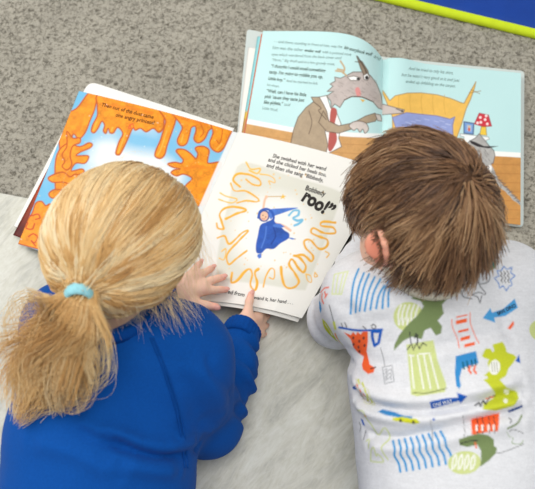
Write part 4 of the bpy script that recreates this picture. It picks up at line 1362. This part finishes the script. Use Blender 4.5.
# ---------------------------------------------------------------- the boy
def paint_shirt(A):
    """Dinosaurs, tools, stripes and signs printed on pale heather grey jersey."""
    n = vnoise(A.q, .5, 3) * .5 + vnoise(A.q * np.array([.25, 1.4]), .6, 7) * .5
    A.c = A.c * (.93 + .14 * n)[:, None]
    BL, BL2, OR, LM, YL, GN, BK = (62, 150, 208), (28, 92, 184), (240, 100, 52), (203, 213, 142), (196, 204, 52), (122, 140, 92), (52, 52, 56)
    WH = (240, 240, 234)
    A.crop(300, 270, 4.075)
    for a, b, c in (((238, -5), (218, 60), (204, 176)), ((262, 14), (240, 80), (226, 172)), ((284, 20), (262, 80), (244, 168)), ((308, 34), (284, 90), (266, 168)), ((332, 44), (304, 100), (290, 164)), ((348, 72), (326, 110), (314, 160)), ((366, 54), (346, 105), (340, 160)), ((378, 70), (366, 100), (364, 154))):
        A.stroke([a, b, c], 2.1, BL)
    for s in ([(130, 8), (192, 2), (166, 96), (122, 92), (130, 8)], [(148, 14), (140, 88)], [(172, 10), (156, 90)]):
        A.stroke(s, 1.3, (214, 224, 160), curve=False)
    for s in ([(70, 84), (68, 104), (78, 126)], [(84, 78), (92, 96)], [(60, 74), (82, 62), (104, 62)], [(86, 104), (98, 90)]):
        A.stroke(s, 1.6, (240, 110, 84))
    A.fill([(40, 100), (56, 118), (62, 146), (46, 158), (34, 140)], BL)
    A.fill([(48, 182), (72, 196), (90, 216), (106, 250), (98, 276), (76, 256), (58, 236), (44, 210)], YL, curve=True)
    A.stroke([(66, 206), (80, 226), (88, 250)], 1.5, WH)
    A.stroke([(108, 138), (116, 164), (126, 206)], .8, BK); A.fill([(120, 206), (132, 204), (136, 236), (124, 240)], (204, 214, 96))
    A.fill([(116, 252), (126, 248), (138, 290), (150, 312), (140, 322), (124, 290)], (214, 222, 150)); A.stroke([(122, 254), (124, 282)], 1.8, OR)
    A.stroke([(150, 230), (210, 242), (260, 246), (336, 244)], 2.1, BL2)
    for s in ([(162, 214), (166, 230)], [(178, 212), (184, 230)], [(256, 230), (268, 240)], [(292, 228), (300, 222), (310, 232), (302, 240), (292, 234)]):
        A.stroke(s, .9, BK)
    A.stroke([(294, 250), (330, 252), (320, 296), (302, 308), (294, 276), (294, 250)], 3.0, BL2, curve=False)
    A.fill([(170, 250), (200, 262), (212, 250), (222, 262), (232, 250), (244, 262), (254, 250), (276, 250), (274, 290), (266, 330), (272, 356), (280, 384), (304, 398), (298, 418), (274, 424), (250, 406), (244, 386), (252, 352), (224, 334), (206, 314), (198, 280)], OR)
    for p in ((208, 300), (236, 288), (230, 312), (258, 306), (232, 330), (256, 276), (210, 274)):
        A.ell(p, (4, 6), BK, 20)
    A.stroke([(286, 402), (306, 396)], 1.2, BK)
    A.stroke([(328, 318), (340, 360), (346, 392)], .7, (130, 132, 134))
    A.stroke([(336, 396), (376, 388), (386, 452), (348, 464), (336, 396)], .8, (150, 152, 156), curve=False)
    for y in (408, 424, 440):
        A.stroke([(344, y), (356, y - 6), (352, y + 8), (370, y - 4), (374, y + 6)], .7, (150, 152, 156))
    # lime wheel, green dinosaur and tin
    A.ell((445, 196), (61, 58), LM, 0)
    for x in (404, 420, 438, 456, 474):
        A.stroke([(x + 12, 150), (x, 186), (x + 2, 226)], 1.6, WH); A.stroke([(x + 2, 226), (x + 10, 200)], 1.0, WH)
    A.crop(300, 280, 2.338)
    A.fill([(262, 48), (276, 36), (340, 34), (346, 46), (332, 62), (336, 82), (322, 98), (332, 110), (330, 126), (318, 132), (306, 114), (292, 120), (286, 140), (270, 136), (262, 134), (242, 144), (220, 166), (222, 152), (232, 132), (246, 114), (256, 104), (276, 86), (290, 66), (284, 54)], GN)
    A.stroke([(286, 38), (304, 44), (340, 40)], .8, BK)
    A.fill([(250, 152), (312, 142), (322, 190), (342, 244), (338, 260), (276, 270), (262, 266)], LM)
    for x0, x1 in ((256, 268), (272, 290), (286, 306), (300, 324)):
        A.stroke([(x0 + 4, 176), ((x0 + x1) / 2 + 2, 215), (x1, 252)], 1.4, WH, curve=False)
    A.stroke([(256, 176), (262, 178), (268, 178)], 1.2, WH); A.stroke([(280, 174), (304, 172)], 1.2, WH)
    A.stroke([(252, 164), (262, 150), (266, 164), (274, 148), (280, 162), (288, 148), (296, 154)], 1.0, BK, curve=False)
    A.stroke([(258, 124), (260, 148)], 1.0, BK); A.stroke([(272, 128), (270, 136), (276, 130), (276, 148)], 1.4, BK, curve=False)
    A.stroke([(266, 262), (300, 262), (342, 252)], .8, (90, 96, 50))
    # ladder, arrow, blue tool, lime dinosaur
    A.crop(400, 270, 4.072)
    for s in ([(210, 208), (214, 240), (232, 280), (240, 318)], [(282, 180), (284, 220), (300, 262), (318, 300)]):
        A.stroke(s, .9, (240, 112, 80))
    for x, y, w, h in ((250, 193, 44, 5), (248, 214, 44, 15), (256, 250, 42, 9), (264, 280, 38, 14), (281, 306, 42, 13)):
        A.fill([(x - w / 2, y - h / 2 + 5), (x + w / 2, y - h / 2 - 5), (x + w / 2, y + h / 2 - 5), (x - w / 2, y + h / 2 + 5)], OR)
    A.fill([(334, 200), (366, 158), (372, 176), (420, 158), (468, 116), (482, 152), (430, 186), (382, 196), (386, 216)], (76, 158, 214))
    A.fill([(226, 352), (306, 332), (316, 380), (262, 396), (250, 402), (240, 440), (246, 470), (238, 482), (228, 470), (222, 420)], (58, 142, 204))
    for x in (256, 272, 290, 304):
        A.stroke([(x - 2, 378 - (x - 256) * .25), (x + 2, 402 - (x - 256) * .3)], 1.6, (22, 92, 108), curve=False)
    for x in (282, 302):
        A.stroke([(x, 392), (x - 4, 408), (x + 4, 420)], 1.9, OR)
    A.fill([(330, 352), (344, 322), (364, 322), (372, 336), (380, 330), (372, 306), (412, 294), (424, 312), (430, 336), (458, 346), (470, 356), (454, 380), (436, 400), (424, 430), (398, 446), (412, 462), (430, 480), (470, 494), (474, 520), (450, 548), (380, 566), (330, 560), (334, 536), (340, 540), (372, 520), (380, 500), (352, 462), (334, 446), (352, 440), (350, 432), (336, 430), (360, 410), (352, 380), (358, 366), (342, 360)], YL, curve=False)
    A.ell((380, 396), (22, 30), WH, 10)
    for x in (368, 378, 388):
        A.stroke([(x, 376), (x + 3, 414)], .8, (190, 192, 180), curve=False)
    A.fill([(438, 238), (462, 206), (466, 220), (450, 242)], OR)
    A.fill([(464, 372), (480, 345), (484, 380)], BL2)
    # speech star and outlined bird near the right shoulder
    A.stroke([(396, 2), (404, 24), (384, 34), (400, 52), (406, 74), (420, 64), (434, 84), (444, 66), (458, 60), (450, 40), (470, 22), (452, 10), (458, -14), (436, -4), (424, -18), (414, 0), (396, 2)], 1.0, (84, 132, 200), curve=False)
    for x in (410, 424, 438):
        A.stroke([(x, 4), (x + 6, 14), (x, 22), (x + 8, 32), (x + 2, 42), (x + 6, 50)], .9, BK, curve=False)
    A.stroke([(340, 0), (364, 20), (358, 50), (330, 62), (316, 58), (330, 80), (346, 96), (340, 104), (320, 96), (292, 108), (314, 116), (322, 138), (330, 110)], .8, BK)
    A.stroke([(246, 92), (256, 116), (290, 124)], .8, BK)
    A.fill([(348, -20), (376, -52), (396, -40), (388, -8), (362, 6)], GN); A.fill([(362, -22), (378, -38), (386, -26), (374, -6)], (24, 120, 122))
    A.ell((120, 98), (56, 14), GN, 0, 0)
    # lower rows
    A.crop(330, 370, 4.45)
    A.stroke([(104, 40), (168, 88), (198, 156), (150, 150), (104, 40)], .6, (200, 202, 150), curve=False)
    for x, y in ((118, 52), (140, 66), (152, 92), (164, 116), (178, 138), (158, 130)):
        A.stroke([(x, y - 8), (x + 6, y + 8)], 1.8, (204, 210, 84), curve=False)
    for x, y in ((112, 66), (128, 88), (146, 108)):
        A.stroke([(x, y), (x + 6, y + 12)], 1.2, (240, 120, 100), curve=False)
    A.fill([(78, 80), (104, 72), (100, 92), (84, 90)], BL2)
    A.stroke([(105, 70), (130, 120), (180, 150)], .5, (120, 90, 90))
    A.fill([(216, 184), (236, 174), (290, 184), (330, 196), (372, 200), (368, 212), (320, 206), (250, 196)], (58, 136, 196))
    A.fill([(284, 206), (330, 202), (356, 206), (388, 208), (404, 224), (384, 232), (284, 218)], (206, 208, 46)); A.ell((320, 218), (6, 7), BK); A.ell((376, 224), (6, 7), BK)
    A.fill([(126, 222), (138, 226), (150, 254), (138, 250)], BL2)
    A.ell((154, 206), (6, 5), OR)
    for s in ([(110, 184), (144, 186), (160, 220), (186, 250), (214, 290), (240, 258), (256, 262), (268, 300), (234, 336), (240, 362), (262, 392)], [(178, 408), (182, 360), (196, 344), (206, 380), (216, 372), (240, 404), (180, 410)], [(156, 320), (170, 316), (168, 350)]):
        A.stroke(s, 1.3, (204, 214, 150))
    A.stroke([(118, 240), (126, 262), (120, 284)], .6, BK); A.stroke([(152, 276), (142, 316)], .8, BK)
    for i in range(9):
        x = 284 + i * 26; y = 312 - i * 6
        A.stroke([(x, y), (x + 10 + i, y + 30), (x + 8 + i * 2, y + 60), (x + 26 + i * 2, y + 92), (x + 34 + i * 2, y + 128)], 2.2, BL)
    A.crop(420, 370, 4.448)
    A.fill([(44, 136), (116, 120), (166, 118), (162, 97), (206, 112), (178, 143), (168, 132), (110, 150), (52, 168)], BL2)
    A.fill([(222, 210), (270, 200), (344, 184), (334, 258), (290, 262), (224, 274)], OR)
    for x in (246, 270, 296, 318):
        A.stroke([(x, 200), (x + 4, 236), (x, 268)], .7, BK); A.stroke([(x - 2, 236), (x - 2, 254)], 1.8, WH, curve=False)
    A.stroke([(240, 152), (256, 140), (262, 154), (276, 132), (284, 146), (304, 118), (324, 112)], 1.3, BK, curve=False); A.stroke([(288, 124), (322, 114)], 1.0, OR)
    A.ell((376, 94), (14, 10), WH, 40); A.ell((370, 132), (8, 10), WH, 40)
    A.fill([(380, 174), (444, 150), (444, 160), (386, 184)], (32, 66, 130)); A.stroke([(376, 248), (420, 226), (440, 196)], 1.6, GN)
    A.stroke([(384, 206), (394, 214), (386, 226)], .8, BK); A.stroke([(50, 214), (58, 300)], .6, (140, 140, 140)); A.stroke([(186, 196), (194, 260), (190, 280)], .6, (140, 140, 140)); A.ell((62, 210), (6, 5), BL2)
    A.fill([(168, 294), (206, 280), (254, 268), (292, 276), (316, 292), (318, 322), (330, 330), (326, 350), (296, 382), (262, 406), (236, 410), (262, 384), (262, 340), (246, 316), (206, 326), (172, 318)], GN)
    A.stroke([(176, 312), (210, 302), (246, 298)], .9, BK); A.stroke([(238, 308), (242, 328)], 1.4, OR, curve=False)
    A.ell((192, 392), (70, 48), LM, -8)
    for x in (140, 166, 192, 218):
        A.stroke([(x, 420), (x + 4, 380), (x + 16, 360), (x + 18, 390), (x + 8, 416)], 1.5, WH)
    A.stroke([(372, 262), (386, 284), (400, 290), (396, 310), (430, 316), (444, 300)], .7, (150, 170, 130)); A.stroke([(330, 352), (360, 346), (444, 316)], .7, (130, 130, 130)); A.stroke([(384, 262), (400, 252), (444, 270)], .7, (130, 130, 130))
    A.crop(0, 0, 1)
    # the same kinds of motif go on round the sides and below
    for cx, cy, k in ((300, 380, 0), (330, 500, 1), (395, 510, 2), (460, 520, 0), (540, 470, 1), (560, 400, 2), (545, 330, 0), (560, 280, 1), (590, 340, 2), (430, 560, 1), (500, 570, 2), (600, 430, 0)):
        if k == 0: A.ell((cx, cy), (15, 12), LM)
        elif k == 1:
            for i in range(5): A.stroke([(cx + i * 6, cy), (cx + i * 6 - 3, cy + 24)], 2, BL, curve=False)
        else: A.fill([(cx, cy), (cx + 26, cy - 6), (cx + 30, cy + 14), (cx + 4, cy + 18)], OR)


def boy():
    loc = np.array([.23, .1, 0.0]); o = np.array
    C = P(421, 213, .300)
    F0 = nrm(o([-.47, .47, -.74])); U0 = nrm(o([0, 0, 1]) - F0 * F0[2]); R0 = np.cross(F0, U0)
    roll = math.radians(20)
    A = head_axes(F0, U0 * math.cos(roll) + R0 * math.sin(roll))
    R, F, U = A
    neck = P(421, 270, .240)
    shL, shR = P(366, 298, .185), P(506, 284, .180)
    elL, elR = P(334, 320, .042), P(520, 300, .040)
    wrL, wrR = P(370, 238, .090), P(446, 246, .040)
    chin = C + F * .03 - U * .075
    hL, tL = hand_prims(wrL, nrm(chin + R * -.03 - wrL), nrm(o([-.7, .5, -.2])), 1, .55, size=.92)
    hR, tR = hand_prims(wrR, nrm(o([-.75, .55, -.14])), nrm(o([0, 0, 1])), -1, .25, size=.92)
    body = head_prims(C, A) + limbs([(C - U * .05 - F * .02, .043), (neck, .039), (neck + o([.005, -.03, -.05]), .038)], .025)
    ch = [P(432, 320, .155), P(446, 400, .13), P(452, 474, .105), o([.235, .02, .085]), o([.235, -.06, .08])]
    body += limbs(list(zip(ch, (.070, .070, .070, .068, .07))), .04)
    body += limbs([(shL + o([.03, 0, -.01]), .034), (shL, .034), (elL, .024), (wrL, .0185)], .012)
    body += limbs([(shR + o([-.03, 0, -.01]), .034), (shR, .034), (elR, .024), (wrR, .0185)], .012)
    for s in (-1, 1):
        hp = o([.235 + .05 * s, -.08, .072])
        body += limbs([(hp, .058), (hp + o([.02 * s, -.20, -.028]), .042), (hp + o([.02 * s, -.38, -.036]), .026), (hp + o([.02 * s, -.405, -.050]), .020), (hp + o([.03 * s, -.48, -.054]), .015)], .02)
    earL = C - R * .078 - F * .012 - U * .016
    g = body_mesh('person', body + hL + hR, .0026, (238, 190, 162), SKIN, loc, [(earL, .030, (232, 128, 100), .75)] + [(t[0], .012, (236, 150, 134), .5) for t in tR + tL])
    tag(g, 'person with short brown hair in pale grey dinosaur print top lying before the blue book', 'person')
    face_parts(C, A, g, (70, 50, 36)); nails(tR + tL, g)

    # printed top
    L = [P(406, 316, .158), P(418, 380, .138), P(432, 440, .120), P(438, 480, .108), o([.200, .02, .086]), o([.198, -.05, .084])]
    Rr = [P(474, 308, .156), P(484, 380, .134), P(484, 440, .118), P(486, 480, .108), o([.275, .02, .086]), o([.277, -.05, .084])]
    pr = limbs(list(zip(L, (.070, .078, .080, .082, .084, .084))), .05) + limbs(list(zip(Rr, (.070, .078, .080, .082, .084, .084))), .05)
    pr += limbs([(neck + o([-.02, -.014, -.026]), .052), (neck + o([.03, -.016, -.028]), .052)], .05)
    pr += limbs([(shL + o([.04, .0, -.005]), .058), (shL, .052), (elL + o([.004, 0, .008]), .041)], .03)
    pr += limbs([(elL + o([.004, 0, .008]), .040), (elL * .5 + wrL * .5, .032), (wrL, .026)], .018)
    pr += limbs([(shR + o([-.04, .0, -.005]), .058), (shR, .050), (elR + o([0, 0, .006]), .040)], .03)
    pr += limbs([(elR + o([0, 0, .006]), .038), (elR * .5 + wrR * .5, .032), (wrR, .026)], .018)
    v, f = cloth(pr, .0030)
    b0 = bvh_of(v, f)
    v = accordion(v, f, elL, wrL, .045, 3.2, .0028, seed=1.2, t0=.05, t1=1)
    v = accordion(v, f, shL, elL, .06, 2.2, .0018, seed=.4, t0=.3, t1=.98)
    v, d = fold(v, f, b0, [
        ([(352, 386), (366, 402), (396, 410), (430, 411), (470, 404), (522, 392)], .0065, -.0075), ([(352, 378), (370, 393), (400, 400), (435, 401), (472, 394), (522, 380)], .010, .0055), ([(356, 400), (372, 412), (400, 418), (440, 418), (480, 411), (522, 402)], .008, .0065),
        ([(366, 434), (396, 438), (440, 430), (490, 416), (522, 410)], .0065, -.006), ([(368, 446), (400, 448), (440, 441), (490, 428), (522, 422)], .010, .004),
        ([(350, 352), (380, 362), (410, 364)], .009, -.0022), ([(430, 348), (470, 340), (515, 330)], .009, -.0025), ([(430, 356), (470, 349), (515, 339)], .010, .0022), ([(360, 318), (375, 322), (400, 318)], .010, -.0022),
        ([(335, 345), (346, 352), (352, 366)], .007, -.005), ([(340, 300), (350, 312), (352, 330)], .009, -.0025), ([(420, 296), (450, 300), (490, 290)], .010, -.0022), ([(500, 300), (506, 320), (514, 350)], .010, -.0025)])
    n = vnormals(v, f)
    v = v + n * (.0030 * (vnoise(v, 20, 4) - .5) + .0014 * (vnoise(v, 50, 6) - .5))[:, None]
    # finer surface for the print: split every quad in four
    v, f = split4(v, f)
    # planar print: cloth points slide along one fixed direction onto the plane of the back
    p0 = P(440, 370, .205); dd = nrm(p0 - CAM); pn = nrm(o([0, -.33, .94]))
    q = v - dd * (((v - p0) @ pn) / (dd @ pn))[:, None]
    art = Art(proj(q), (222, 223, 226)); paint_shirt(art)
    top = mesh_obj('printed_top', v, f, JERSEY, g, cols=art.c)
    b1 = bvh_of(v, f)

    def where(px):
        P_, N_ = [], []
        for x, y in px:
            w = proj_plane(x, y, p0, pn)
            h = b1.ray_cast(Vector(w - dd * .5), Vector(dd))
            P_.append(np.array(h[0]) if h[0] is not None else w); N_.append(np.array(h[1]) if h[0] is not None else -dd)
        N_ = np.array(N_); N_ *= np.sign(-(N_ @ dd))[:, None]
        return np.array(P_), N_
    V, Fc = text_on([('SAVE DINO', (400 + 398 / 4.072, 270 + 186 / 4.072), (400 + 474 / 4.072, 270 + 148 / 4.072), 1.25, .015, 0)], where, .0005)
    mesh_obj('lettering', V, Fc, INK, top, smooth=False)
    V, Fc = text_on([('ONE WAY', (420 + 60 / 4.448, 370 + 158 / 4.448), (420 + 142 / 4.448, 370 + 137 / 4.448), 1.2, .015, 0)], where, .0005)
    mesh_obj('lettering', V, Fc, WHITE_INK, top, smooth=False)
    # cream ribbed neck band
    ax = nrm(C - U * .05 - neck); e1 = nrm(np.cross(ax, R)); e2 = np.cross(ax, e1); vs, fs = [], []
    for i in range(120):
        t = 2 * math.pi * i / 120; rr = .050 + .0006 * (i % 2)
        for dz, dr in ((-.012, .003), (-.004, .0065), (.004, .0065), (.008, .003), (.004, -.002), (-.008, -.002)):
            vs.append(neck + ax * (dz + .014) + (e1 * math.cos(t) + e2 * math.sin(t)) * (rr + dr))
    for i in range(120):
        for j in range(6):
            fs.append((i * 6 + j, i * 6 + (j + 1) % 6, ((i + 1) % 120) * 6 + (j + 1) % 6, ((i + 1) % 120) * 6 + j))
    nb = mesh_obj('neck_band', vs, fs, CREAM, top); nb['label'] = 'cream ribbed neck band'
    tp = limbs([(o([.200, -.04, .084]), .079), (o([.19, -.10, .078]), .075)], .04) + limbs([(o([.27, -.04, .084]), .079), (o([.28, -.10, .078]), .075)], .04)
    for s in (-1, 1):
        hp = o([.235 + .05 * s, -.08, .076])
        tp += limbs([(hp, .068), (hp + o([.02 * s, -.20, -.026]), .050), (hp + o([.02 * s, -.375, -.038]), .037)], .03)
        sp = limbs([(hp + o([.02 * s, -.36, -.040]), .030), (hp + o([.02 * s, -.405, -.052]), .024), (hp + o([.03 * s, -.485, -.056]), .019)], .02)
        a, b = cloth(sp, .005); mesh_obj('sock', a, b, SOCK, g)
    a, b = cloth(tp, .006); mesh_obj('trousers', a, b, GREYTR, g)

    # ---------------- hair
    HR = o([.0750, .0880, .0875]); HC = C + A.T @ o([0, -.005, .005])

    def cast(x, y, k=1.0):
        d = A @ ray(x, y) / (HR * k); oo = A @ (CAM - HC) / (HR * k)
        a_, b_, c_ = d @ d, 2 * d @ oo, oo @ oo - 1
        t = (-b_ - math.sqrt(max(b_ * b_ - 4 * a_ * c_, 0))) / (2 * a_)
        return nrm(oo + t * d)
    wn = cast(460, 172)
    inv = lambda w: (A @ w)                      # world direction -> head frame
    NS = 6600
    pts = rng.normal(size=(NS * 4, 3)); pts /= np.linalg.norm(pts, axis=1, keepdims=True)
    r_, f_, u_ = pts.T
    ok = ~((f_ > .42) & (u_ < .30)) & ~((f_ > -.10) & (u_ < -.12)) & ~((f_ > .2) & (u_ < .1)) & ~((u_ < -.66) & (f_ > -.25)) & ~(u_ < -.86)
    # clear of the ears
    for s in (-1, 1):
        ok &= ~((np.abs(pts - nrm(o([s * .92, -.10, -.34]))) ** 2).sum(1) < .055)
    pts = pts[ok][:NS]; NS = len(pts)
    K = 9

    def grow(roots, length, wave, lift0, rs):
        N = len(roots); n = roots.copy(); path = np.zeros((N, K, 3)); ph = rs.uniform(0, 6.28, N)
        lt = rs.beta(1.2, 1.8, N) * 1.25
        comb = inv(nrm(o([-.80, -.10, -.35])))
        for k in range(K):
            t = k / (K - 1)
            lift = 1.0 + lift0 * (.35 + .75 * lt) * math.sin(math.pi * (.12 + .70 * t)) + .010 * lt
            path[:, k] = HC + (n * HR * lift[:, None]) @ A
            aw = n * (n @ wn)[:, None] - wn
            aw /= np.linalg.norm(aw, axis=1, keepdims=True) + .25
            sp_ = np.cross(n, aw)
            cb = comb - n * (n @ comb)[:, None]
            top_w = np.clip((n @ inv(nrm(o([-.35, .55, .75])))), 0, 1)[:, None]
            dv = aw + .35 * sp_ * math.exp(-2.5 * t) + cb * (.15 + .75 * top_w)
            dv += np.cross(n, dv) * (wave * np.sin(ph + 4.2 * t))[:, None]
            dv -= n * (dv * n).sum(1)[:, None]
            dv /= np.linalg.norm(dv, axis=1, keepdims=True) + 1e-6
            n = n + dv * (length / (K - 1) / .085)[:, None]
            n /= np.linalg.norm(n, axis=1, keepdims=True)
        return path
    ng = 430
    rs = np.random.default_rng(11)
    gi = rs.choice(NS, ng, replace=False); gd = pts[gi]
    d2 = pts @ gd.T
    near = np.argmax(d2, 1)
    front = np.clip(gd @ inv(nrm(o([-.3, .8, .5]))), 0, 1)
    glen = rs.uniform(.046, .072, ng) * (1 + .15 * front) * np.where(gd[:, 2] < -.45, .7, 1)
    gp = grow(gd, glen, .36, .11, rs)
    ownp = grow(pts, glen[near] * rs.uniform(.8, 1.12, NS), .16, .085, rs)
    tt = np.linspace(0, 1, K)[None, :, None]
    offs = HC + (pts * HR) @ A - (HC + (gd[near] * HR) @ A)
    clump = gp[near] + offs[:, None] * (1 - .80 * tt ** .8) + rs.normal(size=(NS, 1, 3)) * .0016 * (1 - .4 * tt)
    mixw = (tt ** .7) * (.55 + .35 * rs.uniform(size=(NS, 1, 1)))
    paths = ownp * (1 - mixw) + clump * mixw
    # low strands hang straight instead of following the skull under; a few elsewhere stand off
    um = ((paths[:, 4] - HC) @ A.T)[:, 2] / HR[2]
    wst = (np.clip((-.02 - um) * 2.5, 0, 1) * .85 + .22 * rs.uniform(size=NS) ** 3 + .10)[:, None, None]
    k3 = np.arange(K)[None, :, None]
    wst = np.clip(wst + (.75 * np.clip(pts @ inv(nrm(o([-.55, .75, .1]))) - .25, 0, 1) * rs.uniform(size=NS) ** 1.5)[:, None, None], 0, 1)
    st = paths[:, 3:4] + (paths[:, 3:4] - paths[:, 2:3]) * (k3 - 3)
    paths = np.where(k3 > 3, paths * (1 - wst) + st * wst, paths)
    # strands do not lie over the ear or the cheek
    un = ((paths - HC) @ A.T) / HR; un /= np.linalg.norm(un, axis=2, keepdims=True)
    keep = np.ones(NS, bool)
    for zc, zr in ((cast(375, 264), .27), (cast(352, 252), .30), (nrm(o([.92, -.10, -.34])), .24)):
        keep &= ~((((un - zc) ** 2).sum(2)) < zr * zr).any(1)
    paths, near = paths[keep], near[keep]; NS = len(paths)
    T = 15
    pp = resample(paths, T)
    pal = [(56, 37, 26), (100, 69, 46), (136, 98, 66), (174, 134, 94), (202, 166, 126)]
    gcol = rs.normal(size=ng)
    tc = .44 + .21 * gcol[near] + .12 * rs.normal(size=NS)
    c0 = mixcol(pal, tc - .06); c1 = mixcol(pal, tc + .14)
    w = np.linspace(0, 1, T)[None, :, None]
    cols = c0[:, None] * (1 - w) + c1[:, None] * w
    rad = np.full((NS, T), .00066) * np.linspace(1.05, .5, T) * rs.uniform(.75, 1.25, (NS, 1))
    pp = pp + (rs.normal(size=(NS, 1, 3)) * .0030) * (np.linspace(0, 1, T)[None, :, None] ** 2)
    parts = [tubes(pp, rad, cols)]
    vg, fg = ellipsoid(HC, A, HR * .965, 48, 28)
    lc = ((vg - HC) @ A.T) / HR
    bad = ((lc[:, 1] > .42) & (lc[:, 2] < .28)) | ((lc[:, 1] > -.10) & (lc[:, 2] < -.12)) | ((lc[:, 1] > .2) & (lc[:, 2] < .1)) | ((lc[:, 2] < -.64) & (lc[:, 1] > -.25)) | (lc[:, 2] < -.86)
    for s in (-1, 1):
        bad |= ((lc - nrm(o([s * .92, -.10, -.34])) * .965) ** 2).sum(1) < .05
    fq = np.array(fg); fq = fq[~bad[fq].any(1)]
    parts.append((vg, fq, np.tile(np.array(lin(92, 64, 42)), (len(vg), 1))))
    V, Fc, Cc, n0 = [], [], [], 0
    for a, b, c in parts:
        V.append(a); Fc.append(np.asarray(b) + n0); Cc.append(c); n0 += len(a)
    mesh_obj('hair', np.concatenate(V), np.concatenate(Fc), hair_mat('brown_hair', .40, .45), g, cols=np.concatenate(Cc))


def split4(v, f):
    """Each quad into four, new points on edges and centres."""
    e = np.concatenate([f[:, [i, (i + 1) % 4]] for i in range(4)])
    e = np.sort(e, 1); u, inv = np.unique(e, axis=0, return_inverse=True); inv = inv.ravel()
    m = (v[u[:, 0]] + v[u[:, 1]]) / 2; c = v[f].mean(1)
    n0, n1, nf = len(v), len(v) + len(u), len(f)
    E = [n0 + inv[i * nf:(i + 1) * nf] for i in range(4)]; cc = n1 + np.arange(nf)
    q = [np.stack([f[:, i], E[i], cc, E[(i - 1) % 4]], 1) for i in range(4)]
    return np.concatenate([v, m, c]), np.concatenate(q)


def proj_plane(x, y, p0, pn):
    d = ray(x, y)
    return CAM + d * (((p0 - CAM) @ pn) / (d @ pn))


JERSEY = mat_vcol('printed_jersey', .9, .12, bump=.3, bscale=900, bdist=.0005, mix=.04, mscale=500)
CREAM = mat_plain('cream_ribbing', lin(214, 206, 190), .9, .1, noise=.1, nscale=300, bump=.5, bscale=900)
GREYTR = mat_plain('grey_trousers', lin(96, 100, 108), .9, .1, noise=.12, nscale=300, bump=.4, bscale=900)
WHITE_INK = mat_plain('white_ink', lin(235, 238, 240), .6, .2)
boy()
# ================================================================== CAMERA, LIGHT
cam = bpy.data.cameras.new('camera'); co = bpy.data.objects.new('camera', cam); COL.objects.link(co)
co.location = tuple(CAM); co.rotation_euler = (PITCH, 0, 0)
cam.sensor_fit = 'HORIZONTAL'; cam.sensor_width = 36; cam.lens = 36 * FPX / 535; cam.clip_start = .01
scene.camera = co
cam.dof.use_dof = True; cam.dof.focus_distance = 1.10; cam.dof.aperture_fstop = 5.6
w = bpy.data.worlds.new('room_light'); scene.world = w; w.use_nodes = True
w.node_tree.nodes['Background'].inputs['Color'].default_value = (.93, .96, 1, 1)
w.node_tree.nodes['Background'].inputs['Strength'].default_value = .48


def area(name, loc, target, sx, sy, power, col):
    l = bpy.data.lights.new(name, 'AREA'); l.shape = 'RECTANGLE'; l.size = sx; l.size_y = sy; l.energy = power; l.color = col
    o = bpy.data.objects.new(name, l); COL.objects.link(o); o.location = loc
    o.rotation_euler = (Vector(target) - Vector(loc)).to_track_quat('-Z', 'Y').to_euler()


area('window_daylight', (-1.9, 1.5, 2.0), (0, .45, 0), 1.8, 1.4, 42, (1, .975, .94))
area('ceiling_panel_light', (.1, .2, 2.5), (0.1, .3, 0), 1.4, 1.4, 30, (1, .97, .93))
scene.view_settings.view_transform = 'Standard'; scene.view_settings.look = 'None'
scene.view_settings.exposure = 0.0; scene.view_settings.gamma = 1.0; scene.view_settings.use_curve_mapping = False
